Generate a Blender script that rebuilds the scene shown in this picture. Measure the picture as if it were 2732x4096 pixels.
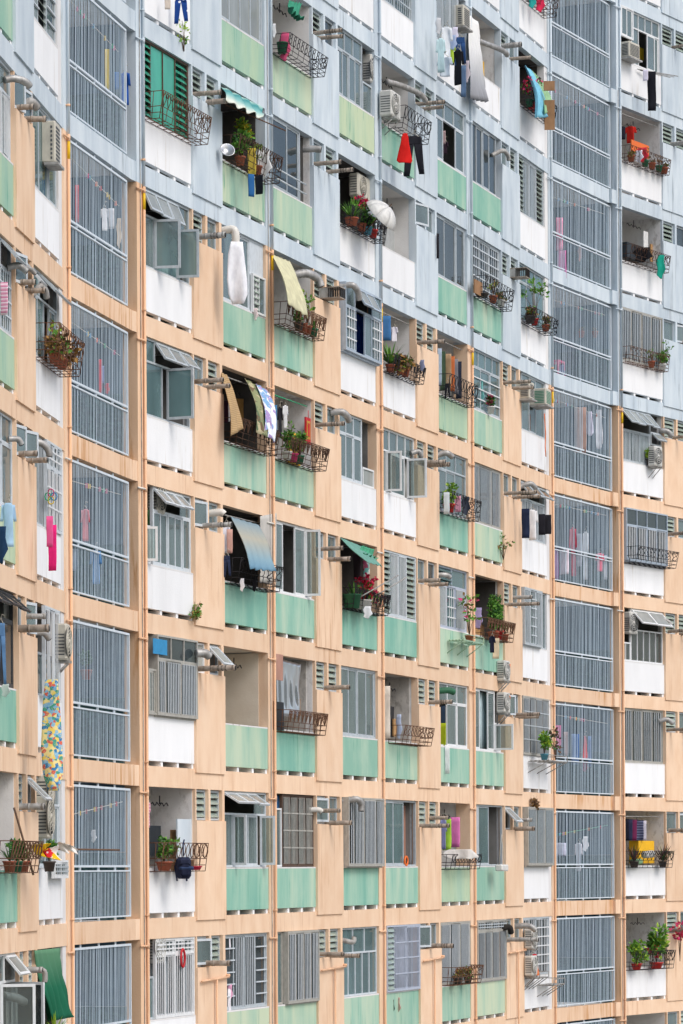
import bpy, math, random
from mathutils import Vector, Matrix
R = math.radians
rnd = random.Random(7)
scene = bpy.context.scene
for _o in list(bpy.data.objects): bpy.data.objects.remove(_o)

# ------------------------------------------------------------------ camera, sky, sun, exposure
H = 2.75                       # storey height in metres
FPX = 13000.0                  # focal length in photo pixels (photo is 2732 x 4096)
HZ, CX, ROLL = 3469.0, 1366.0, 0.0055
EYE = 24.0                     # eye height above the ground
cd = bpy.data.cameras.new('camera'); cam = bpy.data.objects.new('camera', cd)
scene.collection.objects.link(cam); scene.camera = cam
cd.sensor_fit = 'VERTICAL'; cd.sensor_height = 36.0; cd.sensor_width = 24.0
cd.lens = FPX / 4096 * 36.0
cd.clip_end = 3000
cd.shift_y = (HZ - 2048) / 4096                   # the horizon sits low in the frame: a rising-front picture
cam.location = (0, 0, EYE)
cam.rotation_euler = (Matrix.Rotation(R(90), 3, 'X') @ Matrix.Rotation(-ROLL, 3, 'Z')).to_euler()

SUN_EL = R(46)
world = bpy.data.worlds.new('World'); scene.world = world; world.use_nodes = True
wn = world.node_tree; bg = wn.nodes['Background']
sky = wn.nodes.new('ShaderNodeTexSky'); sky.sky_type = 'NISHITA'; sky.sun_disc = False
sky.air_density = 1.0; sky.dust_density = 3.2; sky.ozone_density = 1.2
wn.links.new(sky.outputs[0], bg.inputs[0]); bg.inputs[1].default_value = 0.15
sd = bpy.data.lights.new('sun', 'SUN'); sun = bpy.data.objects.new('sun', sd); scene.collection.objects.link(sun)
sd.energy = 0.95; sd.angle = R(26); sd.color = (1.0, 0.99, 0.985)
_az = math.atan2(-0.62, 0.78)                     # where the light comes from, in plan: square on to the long wall
_sv = Vector((math.cos(_az) * math.cos(SUN_EL), math.sin(_az) * math.cos(SUN_EL), math.sin(SUN_EL)))
sun.rotation_euler = _sv.to_track_quat('Z', 'Y').to_euler()
sky.sun_elevation = SUN_EL; sky.sun_rotation = math.atan2(_sv.x, _sv.y)
scene.view_settings.view_transform = 'Standard'; scene.view_settings.look = 'None'
scene.view_settings.gamma = 1.0; scene.view_settings.exposure = 0.26
scene.cycles.max_bounces = 10; scene.cycles.diffuse_bounces = 6; scene.cycles.transparent_max_bounces = 12
scene.cycles.use_denoising = True

# ------------------------------------------------------------------ materials
MATS = {}
def hexc(h):
    h = h.lstrip('#'); out = []
    for i in (0, 2, 4):
        v = int(h[i:i+2], 16) / 255
        out.append(v / 12.92 if v <= .04045 else ((v + .055) / 1.055) ** 2.4)
    return (*out, 1)
def newmat(name):
    m = bpy.data.materials.new(name); m.use_nodes = True
    nt = m.node_tree; return m, nt, nt.nodes['Principled BSDF']
def nd(nt, t, **k):
    n = nt.nodes.new(t)
    for a, v in k.items(): setattr(n, a, v)
    return n
def noise(nt, scale, vec=(1, 1, 1), detail=4, rough=.55, off=0):
    g = nd(nt, 'ShaderNodeNewGeometry'); mp = nd(nt, 'ShaderNodeMapping')
    mp.inputs['Scale'].default_value = vec; mp.inputs['Location'].default_value = (off, off * 1.7, off * .6)
    n = nd(nt, 'ShaderNodeTexNoise'); n.inputs['Scale'].default_value = scale
    n.inputs['Detail'].default_value = detail; n.inputs['Roughness'].default_value = rough
    nt.links.new(g.outputs['Position'], mp.inputs[0]); nt.links.new(mp.outputs[0], n.inputs['Vector'])
    return n.outputs['Fac']
def ramp(nt, src, stops):
    r = nd(nt, 'ShaderNodeValToRGB'); e = r.color_ramp.elements
    while len(e) < len(stops): e.new(.5)
    for i, (p, c) in enumerate(stops):
        e[i].position = p; e[i].color = c if len(c) == 4 else (*c, 1)
    nt.links.new(src, r.inputs[0]); return r.outputs[0]
def mix(nt, fac, a, b, mode='MIX'):
    m = nd(nt, 'ShaderNodeMix', data_type='RGBA', blend_type=mode)
    for i, v in ((0, fac), (6, a), (7, b)):
        if hasattr(v, 'is_linked') or hasattr(v, 'links'): nt.links.new(v, m.inputs[i])
        else: m.inputs[i].default_value = v
    return m.outputs[2]
def objrand(nt): return nd(nt, 'ShaderNodeObjectInfo').outputs['Random']
def bump(nt, bs, src, st=.2, dist=.01):
    b = nd(nt, 'ShaderNodeBump'); b.inputs['Strength'].default_value = st; b.inputs['Distance'].default_value = dist
    nt.links.new(src, b.inputs['Height']); nt.links.new(b.outputs[0], bs.inputs['Normal'])
W4, K4c = (1, 1, 1, 1), (0, 0, 0, 1)

def paint(name, col, col2, stain='#8a7358', st_lo=.66, st_amt=.5, rough=.85, vs=.22):
    """weathered wall paint: vertical streaks, blotches and a few run-down stains"""
    m, nt, bs = newmat(name); a, b = hexc(col), hexc(col2)
    streak = noise(nt, 1.7, (1.5, 1.5, vs * 1.6), 3, .55)
    c = ramp(nt, streak, [(.34, a), (.68, b)])
    blot = noise(nt, .9, (1, 1, 1), 5, .6, 9)
    c = mix(nt, ramp(nt, blot, [(.45, K4c), (.75, (.6, .6, .6, 1))]), c, b)
    run = noise(nt, 3.2, (2.6, 2.6, .16 if vs < .6 else 1.5), 5, .65, 31)
    patch = noise(nt, .55, (1, 1, 1), 3, .5, 17)
    k = mix(nt, 1.0, ramp(nt, run, [(st_lo - .06, K4c), (st_lo + .06, W4)]), ramp(nt, patch, [(.45, K4c), (.62, (st_amt,) * 3 + (1,))]), 'MULTIPLY')
    c = mix(nt, k, c, hexc(stain))
    hr = objrand(nt); hs = nd(nt, 'ShaderNodeHueSaturation')
    mr = nd(nt, 'ShaderNodeMapRange'); mr.inputs[3].default_value = .94; mr.inputs[4].default_value = 1.03
    nt.links.new(hr, mr.inputs[0]); nt.links.new(mr.outputs[0], hs.inputs['Value']); nt.links.new(c, hs.inputs['Color'])
    nt.links.new(hs.outputs[0], bs.inputs['Base Color']); bs.inputs['Roughness'].default_value = rough
    bs.inputs['Specular IOR Level'].default_value = .25
    bump(nt, bs, noise(nt, 28, (1, 1, 1), 4, .6), .35, .012)
    MATS[name] = m
paint('peach', '#e3c1a1', '#edd0b3', '#c0916a', .6, .65, vs=.45)
paint('peach_run', '#e1be9e', '#ebccae', '#c08548', .535, .9)
paint('peach_dark', '#deb38f', '#e6be9c', '#bb8a58', .64, .6)
paint('peach_col', '#e0ba96', '#e9c8a8', '#bb834c', .59, .8)
paint('blue', '#bac8d2', '#d2dde3', '#87939b', .6, .7)
paint('white', '#e8eaeb', '#f1f3f4', '#b0a48c', .63, .6)
paint('whitepier', '#d9d9d9', '#e6e5e3', '#a19a90', .62, .6)
paint('plaster', '#e4e2df', '#ecebe8', '#b0aba4', .56, .7, vs=1)
paint('plaster_old', '#b5b1ab', '#cbc7c0', '#77726a', .54, .8, vs=1)
paint('cream_wall', '#d6c9b6', '#dfd4c2', '#a08f78', .6, .6, vs=1)
paint('corridor', '#4a6273', '#5d7484', '#3a4c58', .55, .7, vs=1)
def green(name, cols, lo, hi):  # faded, streaked and patched-over green paint
    m, nt, bs = newmat(name)
    streak = noise(nt, 1.15, (1.5, 1.5, .22), 4, .6)
    r = objrand(nt)
    add = nd(nt, 'ShaderNodeMath', operation='MULTIPLY_ADD'); nt.links.new(r, add.inputs[0]); add.inputs[1].default_value = .3
    nt.links.new(streak, add.inputs[2])
    st = [(lo + (hi - lo) * i / (len(cols) - 1), hexc(c)) for i, c in enumerate(cols)]
    c = ramp(nt, add.outputs[0], st)
    run = noise(nt, 4, (2.6, 2.6, .2), 5, .6, 51); patch = noise(nt, .7, (1, 1, 1), 3, .5, 77)
    k = mix(nt, 1.0, ramp(nt, run, [(.57, K4c), (.64, W4)]), ramp(nt, patch, [(.45, K4c), (.6, (.75,) * 3 + (1,))]), 'MULTIPLY')
    c = mix(nt, k, c, hexc('#5f9f88'))
    blot = noise(nt, 1.1, (1, 1, .6), 5, .65, 5)
    c = mix(nt, ramp(nt, blot, [(.5, K4c), (.8, (.45,) * 3 + (1,))]), c, hexc('#c2d5c0'))
    nt.links.new(c, bs.inputs['Base Color']); bs.inputs['Roughness'].default_value = .85
    bs.inputs['Specular IOR Level'].default_value = .25
    bump(nt, bs, noise(nt, 28, (1, 1, 1), 4, .6), .3, .01)
    MATS[name] = m
green('mint', ['#7bb09f', '#8bbaa7', '#9cc2ae', '#b8cdb6'], .44, .84)
green('mixgreen', ['#8ab5a2', '#9bbeaa', '#b0c8b0', '#c3d0b4'], .42, .84)
green('limegreen', ['#99bca8', '#a9c4a9', '#b2c8a9', '#c0cfae'], .42, .84)

def simple(name, col, rough=.6, metal=0., var=.12, sc=14, spec=.4, col2=None):
    if name in MATS: return MATS[name]
    m, nt, bs = newmat(name); a = hexc(col) if isinstance(col, str) else col
    b = hexc(col2) if col2 else tuple(v * (1 - var * 2) for v in a[:3]) + (1,)
    c = ramp(nt, noise(nt, sc, (1, 1, .6), 4, .6), [(.38, a), (.72, b)])
    nt.links.new(c, bs.inputs['Base Color']); bs.inputs['Roughness'].default_value = rough
    bs.inputs['Metallic'].default_value = metal; bs.inputs['Specular IOR Level'].default_value = spec
    MATS[name] = m; return m
simple('alu', '#bcc5ca', .45, .1, .1); simple('alu_light', '#ced6db', .5, .05, .08); simple('alu_white', '#e2e5e6', .5, 0, .06)
simple('bronze', '#b3b1a9', .5, .1, .12); simple('dark_frame', '#3c3d40', .5, .1, .1); simple('brown_frame', '#5e4a3e', .7, 0, .2)
simple('bluegrey', '#a9b7c4', .5, 0, .08); simple('lavender', '#b4bdcc', .5, 0, .08)
simple('railing', '#d3dee6', .5, 0, .06, 5); simple('railing_b', '#c8dbe9', .5, 0, .05, 5)
simple('iron', '#3a302b', .8, .1, .25, 20, .3, '#6b4a35'); simple('iron_brown', '#5d4233', .8, .1, .2, 20, .3, '#7a5a44')
simple('iron_black', '#26252a', .7, .2, .2, 20)
simple('flue', '#aca093', .65, .15, .25, 9, .4, '#75685c'); simple('flue_grey', '#aeaeab', .6, .15, .2, 9, .4, '#7f7a74')
simple('soot_hollow', '#2a2724', .9); simple('silver', '#b4b4b2', .5, .35, .25, 8, .4, '#7d7b77'); simple('pipe_white', '#dedbd3', .5, 0, .06)
simple('ac_white', '#cfcfc9', .55, 0, .1, 6); simple('ac_cream', '#c6c2b4', .6, 0, .12, 6); simple('ac_dark', '#55585a', .7); simple('ac_green', '#4f8a72', .6)
simple('room_shade_grey', '#8a8986', .95, 0, .25, 1.2); simple('dark_room', '#5c5955', .95, 0, .3, 1.5); simple('terracotta', '#a65e46', .85); simple('pot_red', '#c22f2b', .5); simple('pot_green', '#2f6b4c', .6)  # room tones for the linings: interior shade put into their colour
simple('pot_dark', '#4a4340', .7); simple('pot_white', '#dcdcd8', .5); simple('pot_blue', '#5a9fb4', .5); simple('soil', '#3b2e25', .95)
simple('leaf', '#5d8f35', .6, 0, .3, 30, .3, '#3f6f2a'); simple('leaf_lime', '#a5bf3a', .6, 0, .25, 30, .3, '#6f9a2f')
simple('leaf_dark', '#3c6a33', .6, 0, .3, 30, .3, '#264a24'); simple('leaf_dry', '#a5824b', .8, 0, .3, 30, .2, '#7c5a35')
simple('leaf_plum', '#6d4a46', .7, 0, .3, 30, .3, '#4a3836'); simple('leaf_mid', '#6fa03c', .6, 0, .3, 30, .3, '#4c8030')
simple('petal_red', '#c4143f', .6, 0, .15, 40); simple('petal_pink', '#d8407a', .6); simple('petal_yellow', '#e6c52a', .6)
simple('twig', '#6b5444', .9); simple('wood', '#b88f5f', .7, 0, .2, 6); simple('cardboard', '#a07a58', .9, 0, .15, 6); simple('board_yellow', '#f0bb25', .6, 0, .06)
simple('board_grey', '#c5c2bb', .7, 0, .12, 3); simple('board_black', '#2a2a2c', .6); simple('door_grey', '#aeb2b2', .6)
simple('cabinet', '#39424a', .5); simple('acrylic', '#b98a78', .4, 0, .15, 3); simple('yellow_tag', '#e8bf1d', .5, 0, .02)
simple('ground', '#8b8a84', .9, 0, .2, .3); simple('roofing', '#8d8a85', .9, 0, .2, .5)
simple('wok', '#b9bcc0', .3, .8, .1); simple('gold', '#d9a441', .4, .4); simple('rope', '#c9c3b4', .8); simple('plastic_blue', '#2f8fc4', .4)
simple('plastic_green', '#2fae7a', .4); simple('red_lacquer', '#c4222c', .5); simple('brand_red', '#c81e2b', .5, 0, .01); simple('brand_blue', '#2563b8', .5, 0, .01)
simple('tag_orange', '#e5702a', .5, 0, .01); simple('blue_paint', '#2b7fc0', .5)
def cloth(h):
    n = 'cloth_' + h.lstrip('#')
    if n in MATS: return MATS[n]
    m, nt, bs = newmat(n); a = hexc(h)
    c = ramp(nt, noise(nt, 9, (1, 1, .5), 3), [(.35, tuple(v * .86 for v in a[:3]) + (1,)), (.7, tuple(min(1, v * 1.1 + .004) for v in a[:3]) + (1,))])
    nt.links.new(c, bs.inputs['Base Color']); bs.inputs['Roughness'].default_value = .95; bs.inputs['Specular IOR Level'].default_value = .15
    MATS[n] = m; return m
def patterned(name, kind, cols, sc):
    if name in MATS: return MATS[name]
    m, nt, bs = newmat(name); cs = [hexc(c) for c in cols]
    tc = nd(nt, 'ShaderNodeTexCoord')
    if kind == 'stripe':
        s = nd(nt, 'ShaderNodeSeparateXYZ'); nt.links.new(tc.outputs['Object'], s.inputs[0])
        f = nd(nt, 'ShaderNodeMath', operation='MULTIPLY'); nt.links.new(s.outputs[2], f.inputs[0]); f.inputs[1].default_value = sc
        g = nd(nt, 'ShaderNodeMath', operation='FRACT'); nt.links.new(f.outputs[0], g.inputs[0]); src = g.outputs[0]
        r = nd(nt, 'ShaderNodeValToRGB'); r.color_ramp.interpolation = 'CONSTANT'; e = r.color_ramp.elements
        while len(e) < len(cs): e.new(.5)
        for i, c in enumerate(cs): e[i].position = i / len(cs); e[i].color = c
        nt.links.new(src, r.inputs[0]); out = r.outputs[0]
    elif kind == 'spots':
        v = nd(nt, 'ShaderNodeTexVoronoi'); v.inputs['Scale'].default_value = sc; nt.links.new(tc.outputs['Object'], v.inputs['Vector'])
        out = ramp(nt, v.outputs['Distance'], [(.26, cs[1]), (.30, cs[0])])
    elif kind == 'vgrade':
        s = nd(nt, 'ShaderNodeSeparateXYZ'); nt.links.new(tc.outputs['Object'], s.inputs[0])
        mr = nd(nt, 'ShaderNodeMapRange'); mr.inputs[1].default_value = -sc; mr.inputs[2].default_value = 0
        nt.links.new(s.outputs[2], mr.inputs[0]); out = ramp(nt, mr.outputs[0], [(i / (len(cs) - 1), c) for i, c in enumerate(cs)])
    else:                                           # 'patch': random cells of print
        v = nd(nt, 'ShaderNodeTexVoronoi'); v.inputs['Scale'].default_value = sc; nt.links.new(tc.outputs['Object'], v.inputs['Vector'])
        s = nd(nt, 'ShaderNodeSeparateColor'); nt.links.new(v.outputs['Color'], s.inputs[0])
        r = nd(nt, 'ShaderNodeValToRGB'); r.color_ramp.interpolation = 'CONSTANT'; e = r.color_ramp.elements
        while len(e) < len(cs): e.new(.5)
        for i, c in enumerate(cs): e[i].position = i / len(cs); e[i].color = c
        nt.links.new(s.outputs[0], r.inputs[0]); out = r.outputs[0]
        v2 = nd(nt, 'ShaderNodeTexVoronoi'); v2.inputs['Scale'].default_value = sc * 2.3; nt.links.new(tc.outputs['Object'], v2.inputs['Vector'])
        out = mix(nt, ramp(nt, v2.outputs['Distance'], [(.2, W4), (.24, K4c)]), out, cs[0])
    nt.links.new(out, bs.inputs['Base Color']); bs.inputs['Roughness'].default_value = .9; bs.inputs['Specular IOR Level'].default_value = .15
    MATS[name] = m; return m
def pane(name, dust, tint, amt, rough=.04, refl=1.85):
    """window glass: a dusty film, see-through in part, with the reflection of a dielectric"""
    m, nt, bs = newmat(name); nt.nodes.remove(bs); out = nt.nodes['Material Output']
    d = nd(nt, 'ShaderNodeBsdfDiffuse'); t = nd(nt, 'ShaderNodeBsdfTransparent'); g = nd(nt, 'ShaderNodeBsdfGlossy')
    c = ramp(nt, noise(nt, 1.6, (1, 1, .35), 4), [(.35, hexc(dust)), (.7, tuple(v * .6 for v in hexc(dust)[:3]) + (1,))])
    bp = nd(nt, 'ShaderNodeBump'); bp.inputs['Strength'].default_value = .25; bp.inputs['Distance'].default_value = .02; nt.links.new(noise(nt, 1.3, (1, 1, .7), 2), bp.inputs['Height']); nt.links.new(bp.outputs[0], g.inputs['Normal'])
    nt.links.new(c, d.inputs[0]); t.inputs[0].default_value = hexc(tint); g.inputs['Roughness'].default_value = rough
    m1 = nd(nt, 'ShaderNodeMixShader'); m2 = nd(nt, 'ShaderNodeMixShader'); fr = nd(nt, 'ShaderNodeFresnel'); fr.inputs[0].default_value = refl
    m1.inputs[0].default_value = amt; nt.links.new(t.outputs[0], m1.inputs[1]); nt.links.new(d.outputs[0], m1.inputs[2])
    nt.links.new(fr.outputs[0], m2.inputs[0]); nt.links.new(m1.outputs[0], m2.inputs[1]); nt.links.new(g.outputs[0], m2.inputs[2])
    nt.links.new(m2.outputs[0], out.inputs[0]); MATS[name] = m
pane('glass', '#a5bdbf', '#c6dad8', .42); pane('glass_dark', '#5d6c72', '#9fb0b0', .4); pane('glass_teal', '#8fb3b6', '#a9cdcc', .48)
pane('glass_frost', '#b3b9b4', '#ccd4d0', .8, .25); pane('glass_green', '#c6d8cb', '#c8e0d2', .75, .15); pane('glass_clear', '#b4c2c4', '#e2ecea', .16)
pane('glass_emerald', '#4ec4a4', '#5fd0b0', .75, .2); pane('film', '#a8b0b4', '#c8d0d2', .3, .4, 1.15)
def mosaic(name, cols, sc):
    m, nt, bs = newmat(name); g = nd(nt, 'ShaderNodeNewGeometry'); v = nd(nt, 'ShaderNodeTexVoronoi'); v.inputs['Scale'].default_value = sc
    v.inputs['Randomness'].default_value = .25
    nt.links.new(g.outputs['Position'], v.inputs['Vector']); s = nd(nt, 'ShaderNodeSeparateColor'); nt.links.new(v.outputs['Color'], s.inputs[0])
    r = ramp(nt, s.outputs[0], [(i / (len(cols) - 1), hexc(c)) for i, c in enumerate(cols)])
    nt.links.new(r, bs.inputs['Base Color']); bs.inputs['Roughness'].default_value = .4; MATS[name] = m
mosaic('mosaic', ['#20393c', '#345356', '#28434a', '#4a6a68', '#1b2e33'], 24)
def M(x):
    if not isinstance(x, str): return x
    return cloth(x) if x.startswith('#') else MATS[x]

# ------------------------------------------------------------------ mesh helpers
class MB:
    def __init__(s): s.v = []; s.f = []; s.m = []; s.mats = []; s.smooth = []
    def mi(s, mat):
        m = M(mat)
        if m not in s.mats: s.mats.append(m)
        return s.mats.index(m)
    def add(s, vs, fs, mat, smooth=False):
        o = len(s.v); k = s.mi(mat); s.v += [tuple(v) for v in vs]
        for f in fs: s.f.append([i + o for i in f]); s.m.append(k); s.smooth.append(smooth)
    def box(s, x0, x1, y0, y1, z0, z1, mat, T=None):
        vs = [(x, y, z) for x in (x0, x1) for y in (y0, y1) for z in (z0, z1)]
        if T is not None: vs = [T @ Vector(v) for v in vs]
        s.add(vs, [(0, 1, 3, 2), (4, 6, 7, 5), (0, 4, 5, 1), (2, 3, 7, 6), (0, 2, 6, 4), (1, 5, 7, 3)], mat)
        return s
    def bbox(s, x0, x1, y0, y1, z0, z1, mat, b=.02):
        """box with chamfered vertical and top edges"""
        vs = []; fs = []
        for z, i in ((z0, b * .6), (z0 + b, 0), (z1 - b, 0), (z1, b * .6)):
            X0, X1, Y0, Y1 = x0 + i, x1 - i, y0 + i, y1 - i; c = b
            vs += [(X0 + c, Y0, z), (X1 - c, Y0, z), (X1, Y0 + c, z), (X1, Y1 - c, z), (X1 - c, Y1, z), (X0 + c, Y1, z), (X0, Y1 - c, z), (X0, Y0 + c, z)]
        for r in range(3):
            for i in range(8): j = (i + 1) % 8; fs.append((r * 8 + i, r * 8 + j, r * 8 + 8 + j, r * 8 + 8 + i))
        fs.append(tuple(range(7, -1, -1))); fs.append(tuple(range(24, 32))); s.add(vs, fs, mat); return s
    def tube(s, pts, r, mat, seg=5, closed=False, caps=True, smooth=True):
        pts = [Vector(p) for p in pts]; n = len(pts); rs = r if isinstance(r, (list, tuple)) else [r] * n
        vs = []; up = None
        for i, p in enumerate(pts):
            if closed: d = pts[(i + 1) % n] - pts[i - 1]
            else: d = pts[min(i + 1, n - 1)] - pts[max(i - 1, 0)]
            if d.length < 1e-9: d = Vector((0, 0, 1))
            d.normalize()
            if up is None: up = Vector((0, 0, 1)) if abs(d.z) < .9 else Vector((1, 0, 0))
            a = up - d * up.dot(d)
            if a.length < 1e-6: a = Vector((1, 0, 0)) - d * d.x
            a.normalize(); up = a; b = d.cross(a)
            for k in range(seg):
                t = 2 * math.pi * k / seg; vs.append(p + (a * math.cos(t) + b * math.sin(t)) * rs[i])
        fs = []
        for i in range(n if closed else n - 1):
            j = (i + 1) % n
            for k in range(seg): l = (k + 1) % seg; fs.append((i * seg + k, i * seg + l, j * seg + l, j * seg + k))
        if caps and not closed: fs.append(tuple(range(seg - 1, -1, -1))); fs.append(tuple((n - 1) * seg + k for k in range(seg)))
        s.add(vs, fs, mat, smooth); return s
    def lathe(s, prof, c, mat, seg=12, axis='z'):
        vs = []; n = len(prof)
        for r, z in prof:
            for k in range(seg):
                t = 2 * math.pi * k / seg; x, y = r * math.cos(t), r * math.sin(t)
                vs.append((c[0] + x, c[1] + y, c[2] + z) if axis == 'z' else (c[0] + x, c[1] + z, c[2] + y))
        fs = [(i * seg + k, i * seg + (k + 1) % seg, (i + 1) * seg + (k + 1) % seg, (i + 1) * seg + k) for i in range(n - 1) for k in range(seg)]
        fs.append(tuple(range(seg - 1, -1, -1))); fs.append(tuple((n - 1) * seg + k for k in range(seg)))
        s.add(vs, fs, mat, True); return s
    def sheet(s, fn, nu, nv, th, mat, off=(0, 1, 0)):
        off = Vector(off) * th; P = [[Vector(fn(i / nu, j / nv)) for i in range(nu + 1)] for j in range(nv + 1)]
        N = (nu + 1) * (nv + 1); vs = [p for r in P for p in r] + [p + off for r in P for p in r]; fs = []
        I = lambda i, j: j * (nu + 1) + i
        for j in range(nv):
            for i in range(nu):
                a, b, c, d = I(i, j), I(i + 1, j), I(i + 1, j + 1), I(i, j + 1)
                fs.append((a, b, c, d)); fs.append((d + N, c + N, b + N, a + N))
        for i in range(nu): fs.append((I(i + 1, 0), I(i, 0), I(i, 0) + N, I(i + 1, 0) + N)); fs.append((I(i, nv), I(i + 1, nv), I(i + 1, nv) + N, I(i, nv) + N))
        for j in range(nv): fs.append((I(0, j), I(0, j + 1), I(0, j + 1) + N, I(0, j) + N)); fs.append((I(nu, j + 1), I(nu, j), I(nu, j) + N, I(nu, j + 1) + N))
        s.add(vs, fs, mat, True); return s
    def build(s, name, parent=None, loc=None, rz=0):
        if not s.v: return None
        me = bpy.data.meshes.new(name); me.from_pydata(s.v, [], s.f)
        for m in s.mats: me.materials.append(m)
        me.polygons.foreach_set('material_index', s.m); me.polygons.foreach_set('use_smooth', s.smooth); me.update()
        o = bpy.data.objects.new(name, me); scene.collection.objects.link(o)
        if parent is not None: o.parent = parent
        if loc is not None: o.location = loc; o.rotation_euler = (0, 0, rz)
        return o
def empty(name, loc=(0, 0, 0), rz=0):
    o = bpy.data.objects.new(name, None); scene.collection.objects.link(o); o.location = loc; o.rotation_euler = (0, 0, rz); o.empty_display_size = .1; return o
def tag(o, label, cat, group=None):
    o['label'] = label; o['category'] = cat
    if group: o['group'] = group
    return o

# ------------------------------------------------------------------ the plan of the facade: five straight walls in a chain
ZB = {-3: -3.51, -2: -2.495, -1: -1.482, 0: -.471, 1: .545, 2: 1.564, 3: 2.557, 4: 3.540, 5: 4.536, 6: 5.529, 7: 6.523, 8: 7.516, 9: 8.509, 10: 9.5}
def zb(n): return EYE + ZB[n] * H                 # underside of floor beam n
class Wall:
    def __init__(s, p, q, xa, xb):
        s.p, s.q = p, q; s.O = s.at(xa); s.E = s.at(xb); d = s.E - s.O; s.L = d.length; s.t = d / s.L
        s.rz = math.atan2(s.t.y, s.t.x); s.i = Vector((-s.t.y, s.t.x))      # i points into the building
    def at(s, x):
        g = s.p + s.q * x; return Vector(((x - CX) * H / g, FPX * H / g))
    def s(s_, x): return (s_.at(x + 8) - s_.O).dot(s_.t)                    # x: photo column at mid height
    def loc(s, a, d, z): v = s.O + s.t * a + s.i * d; return Vector((v.x, v.y, z))
WA = Wall(722.6, -.25955, -420, 283); WS = Wall(694.7, -.16089, 283, 540); WB = Wall(667.1, -.10979, 540, 2211)
WT = Wall(587.3, -.07372, 2211, 2462); WC = Wall(540.0, -.05412, 2462, 2980)
ORD = ['', 'first', 'second', 'third', 'fourth', 'fifth', 'sixth', 'seventh', 'eighth']
COLS = {  # wall, x0, x1 (photo columns), words for labels
 'F0': (WA, -170, -62, 'third balcony column before near stairs'),
 'G0': (WA, -62, 64, 'second balcony column before near stairs'), 'W0': (WA, 139, 245, 'first balcony column before near stairs'),
 'W1': (WB, 582, 774, 'first balcony column past near stairs'), 'G1': (WB, 892, 1068, 'second balcony column past near stairs'),
 'G2': (WB, 1095, 1257, 'third balcony column past near stairs'), 'G3': (WB, 1361, 1507, 'fourth balcony column past near stairs'),
 'G4': (WB, 1532, 1666, 'fifth balcony column past near stairs'), 'G5': (WB, 1753, 1873, 'sixth balcony column past near stairs'),
 'G6': (WB, 1894, 2011, 'seventh balcony column past near stairs'), 'W2': (WB, 2083, 2188, 'eighth balcony column past near stairs'),
 'W3': (WC, 2488, 2655, 'balcony column beyond far stairs'),
 'K0': (WA, 64, 139, 'kitchen strip before near stairs'), 'K1': (WB, 774, 892, 'first kitchen strip past near stairs'),
 'K2': (WB, 1257, 1361, 'second kitchen strip past near stairs'), 'K3': (WB, 1666, 1753, 'third kitchen strip past near stairs'),
 'K4': (WB, 2011, 2083, 'fourth kitchen strip past near stairs'), 'F3': (WC, 2772, 2930, 'second balcony column beyond far stairs'), 'K5': (WC, 2655, 2768, 'kitchen strip beyond far stairs'),
 'S1': (WS, 282, 522, 'near stairs'), 'S2': (WT, 2213, 2453, 'far stairs')}
def row(n):
    return {6: 'lowest blue row', 7: 'second blue row', 8: 'third blue row', 9: 'fourth blue row', 10: 'fifth blue row', 5: 'top peach row'}.get(n) or f'{ORD[6 - n]} peach row'
class Cell:
    def __init__(c, col, n):
        c.col, c.n = col, n; c.wall, x0, x1, c.words = COLS[col]; c.a, c.b = c.wall.s(x0), c.wall.s(x1); c.w = c.b - c.a
        c.top = zb(n); c.h = (ZB[n] - ZB[n - 1]) * H; c.ho = .535 * c.h; c.sill = c.top - c.ho
    def loc(c, x=0, y=0, z=0): return c.wall.loc(c.a + x, y, c.sill + z)     # x along the wall, y inward, z above the sill
    @property
    def rz(c): return c.wall.rz
    def label(c, d): return f'{d}, {c.words}, {row(c.n)}'
def ptype(n): return 'blue' if n >= 6 else 'peach'          # paint of the storey whose opening is n

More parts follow.
